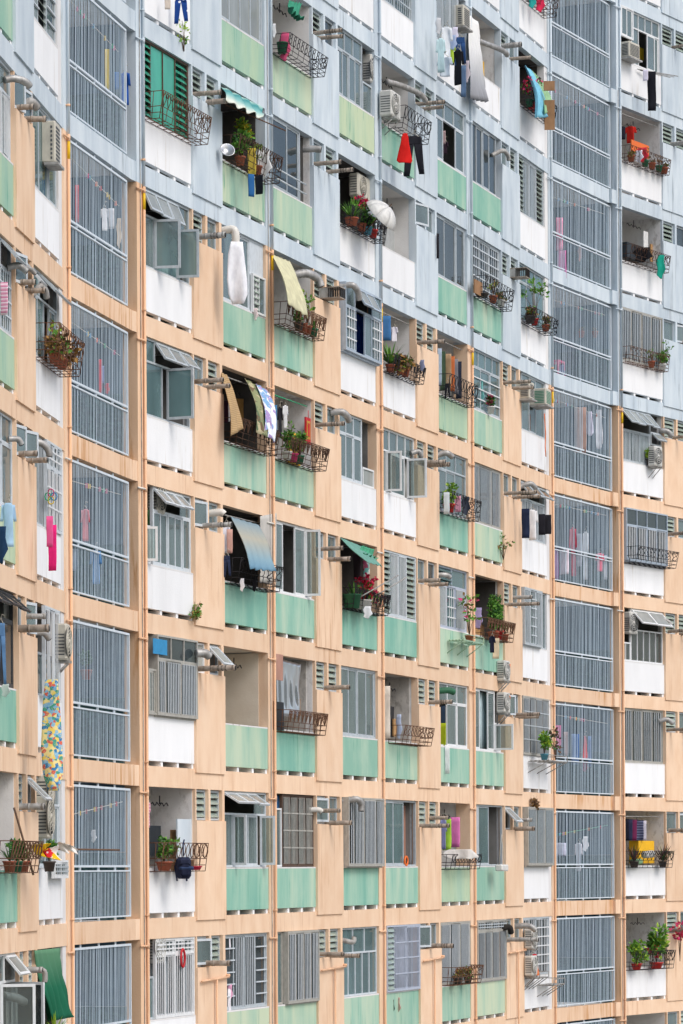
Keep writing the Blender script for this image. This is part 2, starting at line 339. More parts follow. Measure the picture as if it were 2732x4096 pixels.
# ------------------------------------------------------------------ the building: beams, ceilings, walls, columns
bld = empty('apartment_building')
tag(bld, 'long curved apartment block, peach below and pale blue above, with green and white balcony fronts', 'apartment block')
TOPN = {id(WA): 6, id(WS): 7, id(WB): 9, id(WT): 9, id(WC): 10}
LOWN = -2
def zsplit(mb, x0, x1, y0, y1, z0, z1, lo, hi):
    """a full-height piece, painted one colour below the colour change and another above"""
    zc = zb(5)
    if z0 < zc: mb.box(x0, x1, y0, y1, z0, min(z1, zc), lo)
    if z1 > zc: mb.box(x0, x1, y0, y1, max(z0, zc), z1, hi)
ends = {id(WA): (WA.s(-170), WA.L), id(WS): (0, WS.L), id(WB): (.0, WB.L), id(WT): (0, WT.L), id(WC): (0, WC.s(2965))}
Z0, Z1 = zb(LOWN) - .4, zb(10) + .4
for wi, wl in enumerate((WA, WS, WB, WT, WC)):
    a, b = ends[id(wl)]; o = wl.loc(0, 0, 0)
    hi = TOPN[id(wl)]
    for n in range(LOWN, hi + 1):
        mat = ptype(n + 1); h = (ZB[n + 1] - ZB[n]) * H if n + 1 in ZB else H
        z = zb(n); dd = .0 if wl not in (WS, WT) else .004
        MB().box(a, b, dd, .16, z, z + .135 * h, 'peach_run' if mat == 'peach' and wl in (WS, WT) else mat).build('floor_beam', bld, o, wl.rz)
        MB().box(a - .1, b + .1, .162, 2.5, z + .05 + wi * .003, z + .13 * h - wi * .002, 'plaster').build('floor_slab', bld, o, wl.rz)
    dep = 1.7 if wl in (WS, WT) else 2.3
    mb = MB(); zt = zb(hi) + .3
    if wl in (WS, WT):
        for n in range(LOWN + 1, hi + 1):
            c0 = zb(n); h = (ZB[n] - ZB[n - 1]) * H
            mb.box(a, b, dep, dep + .1, c0 - .43 * h, c0 + .07, 'corridor'); mb.box(a, b, dep - .015, dep + .1, c0 - .88 * h, c0 - .432 * h, 'mosaic')
        mb.build('corridor_wall', bld, o, wl.rz)
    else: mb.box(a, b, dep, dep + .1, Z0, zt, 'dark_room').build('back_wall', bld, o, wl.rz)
    MB().box(a, b, .05, 2.5, 0, Z0 + .3, 'peach').build('lower_storeys', bld, o, wl.rz)
for wl, a in ((WA, ends[id(WA)][0]), (WC, ends[id(WC)][1])):     # blind gable walls closing the two ends
    m = MB(); s_ = -1 if wl is WA else 1; zsplit(m, min(a + s_ * .01, a + s_ * .22), max(a + s_ * .01, a + s_ * .22), -.02, 2.6, 0, zb(TOPN[id(wl)]) + .5, 'peach', 'blue'); m.build('end_wall', bld, wl.loc(0, 0, 0), wl.rz)
def upright(name, wl, x0, x1, y0, y1, lo, hi, top=None):
    a, b = wl.s(x0), wl.s(x1); m = MB(); zsplit(m, a, b, y0, y1, Z0, zb(TOPN[id(wl)]) + .34, lo, hi); return m.build(name, bld, wl.loc(0, 0, 0), wl.rz)
def partition(wl, x, th=.1, y0=.17, y1=2.28, mat='plaster'):
    a = wl.s(x); m = MB().box(a - th / 2, a + th / 2, y0, y1, Z0, zb(TOPN[id(wl)]) + .3, mat); return m.build('partition_wall', bld, wl.loc(0, 0, 0), wl.rz)
# columns beside the stairs, piers between balconies
upright('stair_column', WB, 551, 582, -.012, .5, 'peach_col', 'blue')
upright('stair_column', WC, 2473, 2488, -.012, .5, 'peach_col', 'blue')
upright('stair_pier', WA, 259, 280, -.01, .4, 'peach', 'blue'); upright('stair_pier', WB, 2200, 2211, -.01, .4, 'peach', 'blue')
upright('white_pier', WA, 245, 258.8, .02, .4, 'whitepier', 'whitepier'); upright('white_pier', WB, 2188, 2199.8, .02, .4, 'whitepier', 'whitepier')
for x0, x1 in ((1068, 1095), (1507, 1532), (1873, 1894)):
    upright('balcony_pier', WB, x0, x1, -.004, .35, 'peach', 'blue'); partition(WB, (x0 + x1) / 2 - 4, .16, .36)
# party walls: the face that shows is at the far side of each balcony
for wl, x in ((WA, 66), (WA, 137), (WA, 252), (WB, 577), (WB, 777), (WB, 889), (WB, 1260), (WB, 1358), (WB, 1669), (WB, 1750), (WB, 2014), (WB, 2081), (WB, 2194), (WC, 2481), (WC, 2658), (WC, 2770), (WC, 2932)):
    partition(wl, x, .1, .06 if x not in (252, 577, 2194, 2481) else .41)
for wl, x in ((WS, 290), (WS, 526), (WT, 2217), (WT, 2457)):
    a = wl.s(x); m = MB()
    for n in range(LOWN + 1, TOPN[id(wl)] + 1):
        c0 = zb(n); h = (ZB[n] - ZB[n - 1]) * H
        m.box(a - .05, a + .05, .17, 1.68, c0 - .43 * h, c0 + .06, 'corridor'); m.box(a - .054, a + .054, .165, 1.675, c0 - .87 * h, c0 - .432 * h, 'mosaic')
    m.build('corridor_end', bld, wl.loc(0, 0, 0), wl.rz)

# stair railings: two barred grilles per storey
for col in ('S1', 'S2'):
    wl = COLS[col][0]
    for n in range(LOWN + 1, TOPN[id(wl)] + 1):
        c = Cell(col, n); h = c.h; w = c.w; y = .05
        zt = c.ho - .028 * h; zm = c.ho - .522 * h; zm2 = c.ho - .552 * h; z0 = c.ho - .842 * h
        fr = MB(); mt = 'railing'
        for z, q in ((zt, .02), (zm, .019), (zm2, .014), (z0, .014)): fr.box(0, w, y - .02, y + .02, z - q, z + q, mt)
        for x in (.012, w - .012):
            fr.box(x - .02, x + .02, y - .0185, y + .0185, z0 - .001, zt + .001, mt)
        ps = (.16, .46, .74) if col == 'S1' else (.2, .48, .76)
        for p in ps:
            fr.box(p * w - .016, p * w + .016, y - .0175, y + .0175, zm2, zm, mt); fr.box(p * w - .016, p * w + .016, y - .0175, y + .0175, z0 - .07, z0, mt); fr.box(p * w - .03, p * w + .03, y - .01, y + .01, zt, zt + .07, mt)
        ro = fr.build('stair_railing', bld, c.loc(), c.rz)
        for nm, za, zbb in (('upper_grille', zm, zt), ('lower_grille', z0, zm2)):
            g = MB(); nb = 43; dp = .002 if col == 'S1' else .004
            for i in range(1, nb):
                x = w * (i + rnd.uniform(-.13, .13)) / nb; r = (.0085 if col == 'S1' else .0095) * rnd.uniform(.7, 1.3)
                if any(abs(i / nb - p) < .011 for p in ps): r = .014
                g.box(x - r, x + r, y - dp, y + dp, za + .02, zbb - .02, 'railing_b')
            g.build(nm, ro)

# ------------------------------------------------------------------ balcony fronts
def front(c, kind, block=None):
    """solid parapet on short posts, with the drain slots under it"""
    mat = {'m': 'mint', 'x': 'mixgreen', 'l': 'limegreen', 'w': 'white'}[kind]
    h = c.h; w = c.w; z1, z0, zs = 0, -.296 * h, -.331 * h
    m = MB(); m.box(0.004, w - .004, .012, .12, z0, z1, mat)
    m.box(.006, w - .006, .009, .13, -.022, .006, 'whitepier')
    o = m.build('balcony_front', bld, c.loc(), c.rz)
    e = .10
    for x in ((.0, .1), (w / 3 - .05, w / 3 + .05), (2 * w / 3 - .05, 2 * w / 3 + .05), (w - e, w)):
        MB().box(max(.006, x[0]), min(w - .006, x[1]), .03, .3, zs - .01, z0 - .002, 'white').build('slot_post', o)
    m = MB()
    r = rnd.random() if block is None else block
    if r < .3: m.box(.01, w - .01, .25, .29, zs - .01, z0 - .004, 'plaster')
    elif r < .5: k = rnd.randint(0, 2); m.box(k * w / 3 + .02, (k + 1) * w / 3 - .02, .25, .29, zs - .01, z0 - .004, 'plaster_old' if r < .4 else 'cardboard')
    m.build('slot_infill', o)
    return o

# ------------------------------------------------------------------ windows
def window(c, segs, top='', x0=.015, x1=None, z0=.012, z1=None, y=.05, mat='alu', glass='glass', name='window', toph=.26, ang=55, box=0, wd=None, bar='alu', sash=82, bsp=.075, sg='glass_clear'):
    """segs / top: one letter per light. s sliding, p fixed, o open, b barred, B bars alone, g gridded, h railed, l louvred,
    c / C casement opened outward on its near / far stile, a tilted out from its head, k blank panel"""
    x1 = c.w - .015 if x1 is None else x1; z1 = c.ho - .004 if z1 is None else z1
    F = MB(); subs = []; glazing = []
    y0, y1 = (y, y + .06) if not box else (y - box, y - box + .06)
    b = .038
    F.box(x0, x1, y0, y1, z0, z0 + b, mat); F.box(x0, x1, y0, y1, z1 - b, z1, mat)
    F.box(x0, x0 + b, y0 + .001, y1 - .001, z0 + b, z1 - b, mat); F.box(x1 - b, x1, y0 + .001, y1 - .001, z0 + b, z1 - b, mat)
    if box:                                         # a box window standing out from the wall
        F.box(x0, x1, y1 + .001, .16, z1 - .02, z1 - .003, mat); F.box(x0, x1, y1 + .001, .03, z0 - .03, z0 + .01, mat)
        F.box(x0 - .002, x0 + .02, y1 + .001, .16, z0 + .012, z1 - .022, mat); F.box(x1 - .02, x1 + .002, y1 + .001, .16, z0 + .012, z1 - .022, mat)
    zt = z1 - b - (z1 - z0) * toph if top else z1 - b
    if top: F.box(x0 + b, x1 - b, y0 + .002, y1 - .002, zt - b, zt, mat)
    def light(k, xa, xb, za, zb_, i, g=glass):
        G, Bm, L = MB(), MB(), MB(); glazing.append((G, Bm, L))
        ym = (y0 + y1) / 2 + (.011 if i % 2 else -.011); f = .034
        def fr(yy, ff=f, mt=mat, t=.016):
            F.box(xa, xb, yy - t, yy + t, za, za + ff, mt); F.box(xa, xb, yy - t, yy + t, zb_ - ff, zb_, mt)
            F.box(xa, xa + ff, yy - t + .001, yy + t - .001, za + ff, zb_ - ff, mt); F.box(xb - ff, xb, yy - t + .001, yy + t - .001, za + ff, zb_ - ff, mt)
        gp = lambda yy, ff, gg=g: G.box(xa + ff, xb - ff, yy - .003, yy + .003, za + ff, zb_ - ff, gg)
        if k == 's': fr(ym); gp(ym, f)
        elif k == 'p': gp((y0 + y1) / 2, 0); F.box(xb - .012, xb + .012, y0 + .004, y1 - .004, za, zb_, mat) if xb < x1 - b - .01 else None
        elif k == 'k': F.box(xa, xb, ym - .01, ym + .01, za, zb_, mat)
        elif k in 'bB':
            fr(ym, .03)
            if k == 'b': gp(ym + .022, .0)
            nb = max(3, int((xb - xa) / bsp))
            for q in range(1, nb):
                x = xa + (xb - xa) * q / nb; Bm.box(x - .011, x + .011, y0 - .008, y0 + .0, za + .02, zb_ - .02, bar)
        elif k in 'gG':
            fr(ym, .03)
            if k == 'g': gp(ym + .022, .0)
            nb = max(2, int((xb - xa) / .13)); nh = max(3, int((zb_ - za) / .2)) if k == 'g' else max(3, int((zb_ - za) / .3))
            if k == 'G': nb = max(4, int((xb - xa) / .07))
            for q in range(1, nb): x = xa + (xb - xa) * q / nb; Bm.box(x - .011, x + .011, y0 - .008, y0 + .0, za + .02, zb_ - .02, bar)
            for q in range(1, nh): z = za + (zb_ - za) * q / nh; Bm.box(xa + .02, xb - .02, y0 - .016, y0 + .006, z - .014, z + .014, bar)
        elif k == 'h':
            fr(ym); gp(ym, f); nh = max(4, int((zb_ - za) / .2))
            for q in range(1, nh): z = za + (zb_ - za) * q / nh; Bm.box(xa, xb, y0 - .02, y0 + .002, z - .013, z + .013, bar)
        elif k == 'l':
            nl = max(4, int((zb_ - za) / .115)); F.box(xb - .012, xb + .012, y0 + .004, y1 - .004, za, zb_, mat)
            for q in range(nl):
                z = za + (q + .5) * (zb_ - za) / nl; T = Matrix.Translation((0, ym, z)) @ Matrix.Rotation(R(55), 4, 'X')
                L.box(xa + .015, xb - .015, -.055, .055, -.004, .004, 'glass_green' if g in ('glass', 'glass_dark') else g, T)
        elif k in 'cCa':
            S = MB(); w_, h_ = xb - xa, zb_ - za; f = .045
            if k == 'c': T = Matrix.Translation((xa, y0, za)) @ Matrix.Rotation(R(-sash + rnd.uniform(-8, 8)), 4, 'Z')
            elif k == 'C': T = Matrix.Translation((xb, y0, za)) @ Matrix.Rotation(R(sash + rnd.uniform(-8, 8)), 4, 'Z')
            else: T = Matrix.Translation((xa, y0, zb_)) @ Matrix.Rotation(R(-ang + rnd.uniform(-3, 3)), 4, 'X')
            X0, X1 = (0, w_) if k in 'ca' else (-w_, 0); Zo, Zt = (0, h_) if k != 'a' else (-h_, 0); t = .018
            S.box(X0, X1, -t, t, Zo, Zo + f, mat, T); S.box(X0, X1, -t, t, Zt - f, Zt, mat, T)
            S.box(X0, X0 + f, -t + .001, t - .001, Zo + f, Zt - f, mat, T); S.box(X1 - f, X1, -t + .001, t - .001, Zo + f, Zt - f, mat, T)
            S.box(X0 + f, X1 - f, -.003, .003, Zo + f, Zt - f, 'glass_frost' if k == 'a' and glass != 'glass_dark' else sg or g, T)
            subs.append(S)
    n = len(segs); wd = wd or [1] * n; tot = sum(wd); xx = x0 + b
    for i, k in enumerate(segs):
        ww = (x1 - x0 - 2 * b) * wd[i] / tot; light(k, xx, xx + ww, z0 + b, zt - b if top else zt, i); xx += ww
    if top:
        n = len(top); ww = (x1 - x0 - 2 * b) / n
        for i, k in enumerate(top): light(k, x0 + b + i * ww, x0 + b + (i + 1) * ww, zt, z1 - b, i)
    o = F.build(name, bld, c.loc(), c.rz)
    for G, Bm, L in glazing: G.build('pane', o); Bm.build('security_bars', o); L.build('louvres', o)
    for S in subs: S.build('open_sash', o)
    return o
def kitchen(c, t1, t2):
    """panel standing proud under two small lights between posts"""
    h, w = c.h, c.w; mat = ptype(c.n); zt = c.ho; zp = c.ho - .213 * h; zl = c.ho - .89 * h
    m = MB(); m.box(.0, w - .02, -.036, .15, zl, zp, mat)
    for x0, x1 in ((.0, .05), (w * .44, w * .44 + .1), (w - .14, w - .02)): m.box(x0, x1, -.006, .15, zp + .001, zt - .001, mat)
    o = m.build('kitchen_wall', bld, c.loc(), c.rz)
    for k, x0, x1 in ((t1, .052, w * .44 - .002), (t2, w * .44 + .102, w - .142)):
        segs, g, mt = {'L': ('l', 'glass', 'alu'), 'P': ('p', 'glass', 'alu'), 'D': ('p', 'glass_dark', 'alu'), 'T': ('c', 'glass', 'alu_light'), 'A': ('a', 'glass', 'alu_light'), 'W': ('p', 'glass_frost', 'alu_white')}[k]
        window(c, segs, x0=x0, x1=x1, z0=zp + .012, z1=zt - .012, y=.06, mat=mt, glass=g, name='kitchen_window', sash=16, ang=44, sg='glass')
    MB().box(.06, w - .06, .75, .8, zl, zt, 'dark_room').build('kitchen_back', o)
LINED = set()
def lining(c, mat='room_shade_grey'):
    """added panels on side walls and ceiling; the greys put room shade into colour"""
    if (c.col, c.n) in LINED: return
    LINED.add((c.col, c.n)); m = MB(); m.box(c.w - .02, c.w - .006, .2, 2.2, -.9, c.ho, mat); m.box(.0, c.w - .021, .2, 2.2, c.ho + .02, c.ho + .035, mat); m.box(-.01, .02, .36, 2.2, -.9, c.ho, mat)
    m.build('wall_shade_lining', bld, c.loc(), c.rz)  # added panels; their grey makes the interior look unlit

# ------------------------------------------------------------------ things on the facade
SC = 2732 / 1568
def U(c, px, py, y=0.):
    """where the sight line through a spot of the photo (1568-wide copy) meets the upright plane y metres behind the wall face: local x, z"""
    dx, dy = px * SC - CX, py * SC - HZ; qx, qy = dx - ROLL * dy, dy + ROLL * dx
    i, t, O = c.wall.i, c.wall.t, c.wall.O; d = Vector((qx / FPX, 1.0))
    lam = (y + O.dot(i)) / d.dot(i); P = d * lam
    return (P - O).dot(t) - c.a, EYE - lam * qy / FPX - c.sill, lam
def at(c, x, y, z, name, desc, cat, group=None, world=False, yaw=0.):
    o = empty(name, c.loc(x, y, z), (0 if world else c.rz) + yaw); tag(o, c.label(desc), cat, group); return o
def single(m, c, x, y, z, name, desc, cat, group=None, world=False, yaw=0.):
    o = m.build(name, None, c.loc(x, y, z), (0 if world else c.rz) + yaw); tag(o, c.label(desc), cat, group); return o

def scroll(kind, w, h):
    """one motif of bent iron in the plane (u, v), as lists of points"""
    P = []; N = 9
    if kind == 'heart':
        for sx in (-1, 1): P.append([(sx * w * .42 * math.sin(math.pi * t / N) ** .8 * (1 if t < N else 0), h * (t / N)) for t in range(N + 1)])
    elif kind == 'loop':
        P.append([(w * .30 * math.sin(2 * math.pi * t / 12), h * .3 - h * .28 * math.cos(2 * math.pi * t / 12)) for t in range(13)])
        P.append([(w * .22 * math.sin(2 * math.pi * t / 12), h * .78 - h * .2 * math.cos(2 * math.pi * t / 12)) for t in range(13)])
    elif kind == 'diamond':
        P.append([(0, 0), (w * .35, h * .5), (0, h), (-w * .35, h * .5), (0, 0)]); P.append([(-w / 2, h), (-w * .3, h * .8), (-w * .42, h * .62)]); P.append([(w / 2, h), (w * .3, h * .8), (w * .42, h * .62)])
    elif kind == 'fan':
        for sx in (-1, 0, 1): P.append([(sx * w * .38 * (t / N) ** .7, h * t / N) for t in range(N + 1)])
        for sx in (-1, 1): P.append([(sx * w * (.2 + .16 * math.cos(2 * math.pi * t / 9)), h * (.72 + .18 * math.sin(2 * math.pi * t / 9))) for t in range(10)])
    else:                                           # 'S'
        P.append([(w * .32 * math.sin(2 * math.pi * t / 14) * (1 if t < 7 else 1), h * t / 14) for t in range(15)])
        P.append([(w * .2 + w * .12 * math.cos(2 * math.pi * t / 8), h * .85 + h * .1 * math.sin(2 * math.pi * t / 8)) for t in range(9)])
    return P
def rack(c, x0=.03, x1=None, proj=None, hgt=None, style='S', mat='iron', z=-.06, desc='black iron flower rack', r=.0075, motif=.22):
    x1 = c.w - rnd.uniform(0, .15) if x1 is None else x1; w = x1 - x0; m = MB(); proj = proj or rnd.uniform(.28, .42); hgt = hgt or rnd.uniform(.36, .5); yb, yt = -proj * .78, -proj
    t = lambda pts: m.tube(pts, r, mat, 4)
    Y = lambda zz: yb + (yt - yb) * zz / hgt
    for y in (-.0, yb * .33, yb * .66): t([(0, y, 0), (w, y, 0)])
    for zz in (0, hgt * .22, hgt * .45, hgt):
        t([(0, 0, zz), (0, Y(zz), zz), (w, Y(zz), zz), (w, 0, zz)])
    k = max(3, round(w / .3))
    for i in range(k + 1):
        x = w * i / k; t([(x, 0, 0), (x, yb, 0), (x, Y(hgt * .45), hgt * .45)])
    for x in (0, w): t([(x, yb, 0), (x, yt, hgt)]); t([(x, 0, 0), (x, 0, hgt)]); t([(x, yb * .5, 0), (x, yt * .5, hgt)])
    o = at(c, x0, -.0, z, 'flower_rack', desc, 'flower rack', 'iron racks hung under the windows')
    m.build('basket', o); s = MB(); k = max(4, round(w / motif)); v0, v1 = hgt * .47, hgt * .99
    for i in range(k):
        u0 = w * (i + .5) / k
        for P in scroll(style, w / k, v1 - v0): s.tube([(u0 + u, Y(v0 + v), v0 + v) for u, v in P], r * 1.15, mat, 4)
    for i in range(2):
        for P in scroll(style, proj / 2, v1 - v0):
            s.tube([(w, yt * (.5 * i + .25) + u, v0 + v) for u, v in P], r * 1.15, mat, 4)
    s.build('scrollwork', o); return o
def foliage(m, cx, cy, cz, rx, rz_, n, ls, mats, droop=0.):
    for i in range(n):
        while True:
            p = Vector((rnd.uniform(-1, 1), rnd.uniform(-1, 1), rnd.uniform(-1, 1)))
            if .15 < p.length < 1: break
        # clumps: bunch the leaves round a few twig ends
        q = Vector((cx + p.x * rx, cy + p.y * rx * .7, cz + p.z * rz_)); l = ls * rnd.uniform(.6, 1.4)
        d = Vector((p.x + rnd.uniform(-.6, .6), p.y + rnd.uniform(-.6, .6), rnd.uniform(-.5, .9) - droop)).normalized()
        s = d.cross(Vector((rnd.uniform(-1, 1), rnd.uniform(-1, 1), rnd.uniform(-1, 1)))).normalized() * l * .3
        m.add([q, q + d * l * .5 + s, q + d * l, q + d * l * .5 - s], [(0, 1, 2, 3)], rnd.choice(mats))
def plant(c, x, z, kind, desc, y=-.18, s=1., pot='terracotta', pw=.11, ph=.17, mats=None):
    s *= .84; pw *= .9
    o = at(c, x, y, z, 'potted_plant', desc, 'potted plant', 'plants at the balconies')
    if pot:
        p = MB(); p.lathe([(pw * .72, 0), (pw, ph * .85), (pw * 1.12, ph * .86), (pw * 1.12, ph), (pw * .95, ph), (pw * .9, ph * .9)], (0, 0, 0), pot, 10); p.build('pot', o)
    else: ph = .02
    f = MB()
    if kind == 'bush':
        mats = mats or ['leaf', 'leaf', 'leaf_mid', 'leaf_dark']
        for k in range(7): f.tube([(0, 0, ph), (rnd.uniform(-.2, .2) * s, rnd.uniform(-.1, .1) * s, ph + .35 * s)], [.012, .005], 'twig', 4)
        for k in range(6): foliage(f, rnd.uniform(-.15, .15) * s, rnd.uniform(-.1, .1) * s, ph + s * rnd.uniform(.12, .5), .15 * s, .14 * s, 60, .09 * max(.7, s), mats)
    elif kind == 'spiky':
        mats = mats or ['leaf', 'leaf_mid', 'leaf_dark']
        for k in range(34):
            a = rnd.uniform(0, 6.28); e = rnd.uniform(.35, 1.4); l = s * rnd.uniform(.3, .55); d = Vector((math.cos(a) * math.cos(e), math.sin(a) * math.cos(e), math.sin(e)))
            sd = Vector((-math.sin(a), math.cos(a), 0)) * .016 * s; b = Vector((0, 0, ph)); q = b + d * l * .6; e_ = q + d * l * .4 - Vector((0, 0, .08 * l))
            f.add([b - sd, b + sd, q + sd, q - sd, e_], [(0, 1, 2, 3), (3, 2, 4)], rnd.choice(mats))
    elif kind == 'tall':
        mats = mats or ['leaf', 'leaf_dark', 'leaf_mid']
        for dx, hh in ((0, 1.), (-.18, .8), (.2, .7)):
            f.tube([(dx * .3, 0, ph), (dx * s, 0, ph + .85 * hh * s)], [.014, .006], 'twig', 4)
            for k in range(7): foliage(f, dx * s * (k / 6), 0, ph + hh * s * (.2 + .11 * k), .11 * s * (1.1 - .09 * k), .1 * s, 46, .075 * s, mats)
    elif kind == 'flower':
        mats = mats or ['leaf', 'leaf_dark', 'leaf_mid']
        for k in range(5): foliage(f, rnd.uniform(-.2, .2) * s, rnd.uniform(-.08, .08) * s, ph + s * rnd.uniform(.1, .35), .15 * s, .13 * s, 50, .085 * s, mats)
        g = MB()
        for k in range(9): foliage(g, rnd.uniform(-.32, .32) * s, rnd.uniform(-.12, .1) * s, ph + s * rnd.uniform(.2, .58), .05 * s, .05 * s, 14, .075 * s, ['petal_red', 'petal_red', 'petal_pink'])
        g.build('flowers', o)
    elif kind == 'twigs':
        mats = mats or ['leaf', 'leaf_mid']
        for k in range(7):
            e = (rnd.uniform(-.35, .35) * s, rnd.uniform(-.15, .15) * s, ph + s * rnd.uniform(.3, .75)); f.tube([(0, 0, ph), (e[0] * .4, e[1] * .4, ph + (e[2] - ph) * .6), e], [.009, .006, .004], 'twig', 4)
            foliage(f, e[0], e[1], e[2] - .05, .1 * s, .08 * s, 12, .09 * s, mats)
    elif kind == 'dry':
        mats = mats or ['leaf_dry', 'leaf_dry', 'leaf', 'twig']
        for k in range(5): foliage(f, rnd.uniform(-.3, .3) * s, rnd.uniform(-.1, .05) * s, ph + s * rnd.uniform(-.05, .3), .16 * s, .12 * s, 60, .1 * s, mats, .5)
        for k in range(10): f.tube([(0, 0, ph), (rnd.uniform(-.4, .4) * s, rnd.uniform(-.15, .1), ph + rnd.uniform(.1, .45) * s)], [.008, .003], 'twig', 4)
    f.build('foliage', o); return o
def strip(m, rows, mat, th=.014, amp=.02, ph=0., fr=14.):
    """a hanging length of cloth: rows of (x left, x right, z), folds running down it"""
    n = len(rows) - 1
    def fn(u, v):
        k = min(int(v * n), n - 1); t = v * n - k; a, b = rows[k], rows[k + 1]
        xl, xr, z = (a[i] + (b[i] - a[i]) * t for i in range(3)); x = xl + (xr - xl) * u
        return (x, amp * (.25 + .75 * v) * math.sin(fr * x + ph) + amp * .6 * math.sin(fr * .43 * x + 2 * z + ph * 2) + amp * .4 * math.sin(5 * z + ph), z)
    m.sheet(fn, 8, max(n * 2, 5), th, mat)
def garment(c, kind, bx, mat, desc, y=-.3, par=False, name=None, cat=None, group='washing hung out to dry', mat2=None):
    """washing: bx = (x0, y0, x1, y1) spot in the 1568-wide photo; hung across the wall's face when par, else on a pole or hanger turned to the viewer"""
    x0, y0, x1, y1 = bx; xm = (x0 + x1) / 2; x, z, lam = U(c, xm, y0, y); z2 = U(c, xm, y1, y)[1]; h = z - z2
    w = (x1 - x0) * SC * lam / FPX; ph = rnd.uniform(0, 6)
    if par: xa, xb = U(c, x0, y0, y)[0], U(c, x1, y0, y)[0]; w = xb - xa
    m = MB(); a = w / 2; am = min(.045, .16 * w + .006)
    if kind == 'towel': strip(m, [(-a * .96, a * .98, 0), (-a, a * .95, -h * .35), (-a * .9, a, -h * .7), (-a * .94, a * .9, -h)], mat, amp=am, ph=ph)
    elif kind == 'sheet': strip(m, [(-a * .55, a * .6, 0), (-a * .8, a * .72, -h * .2), (-a * .95, a * .95, -h * .6), (-a * .8, a, -h * .85), (-a * .35, a * .6, -h)], mat, amp=.05, ph=ph, fr=18)
    elif kind == 'shirt':
        strip(m, [(-a * .38, a * .38, 0), (-a * .6, a * .6, -h * .1), (-a * .56, a * .56, -h * .4), (-a * .62, a * .6, -h * .8), (-a * .58, a * .62, -h)], mat, amp=am, ph=ph)
        for s in (-1, 1):
            l, r_ = sorted((s * a * .45, s * a * .8)); l2, r2 = sorted((s * a * .62, s * a)); strip(m, [(l, r_, -h * .04), (l2, r2, -h * .42)] if s > 0 else [(l, r_, -h * .04), (l2, r2, -h * .42)], mat, amp=.006, ph=ph)
    elif kind == 'trousers':
        strip(m, [(-a * .7, a * .7, 0), (-a * .85, a * .8, -h * .22)], mat, amp=.01, ph=ph)
        strip(m, [(-a * .85, -a * .0, -h * .2), (-a * .9, -a * .2, -h * .6), (-a * .98, -a * .42, -h)], mat, amp=.014, ph=ph); strip(m, [(a * -.02, a * .8, -h * .2), (a * .25, a * .9, -h * .6), (a * .5, a, -h * .94)], mat, amp=.014, ph=ph + 1)
    elif kind == 'dress': strip(m, [(-a * .2, a * .25, 0), (-a * .42, a * .4, -h * .12), (-a * .5, a * .48, -h * .3), (-a * .8, a * .75, -h * .65), (-a, a, -h * .92), (-a * .7, a * .8, -h)], mat, amp=.035, ph=ph)
    elif kind == 'rag': strip(m, [(-a * .5, a * .7, 0), (-a, a * .6, -h * .3), (-a * .6, a, -h * .6), (-a * .8, a * .3, -h * .85), (-a * .1, a * .2, -h)], mat, amp=.04, ph=ph, fr=22)
    if kind in ('shirt', 'dress', 'trousers'):       # the hanger or pegs it hangs by
        m.tube([(-a * .45, .004, -.01), (0, .004, .07), (a * .45, .004, -.01)], .007, 'rope', 4); m.tube([(0, .004, .07), (.02, .004, .13), (.05, .004, .11)], .006, 'rope', 4)
    nm = name or {'towel': 'towel', 'sheet': 'bed_sheet', 'shirt': 'shirt', 'trousers': 'trousers', 'dress': 'dress', 'rag': 'cloth'}[kind]
    return single(m, c, x, y, z, nm, desc, cat or nm.replace('_', ' '), group, not par, 0 if par else rnd.uniform(-.3, .3))
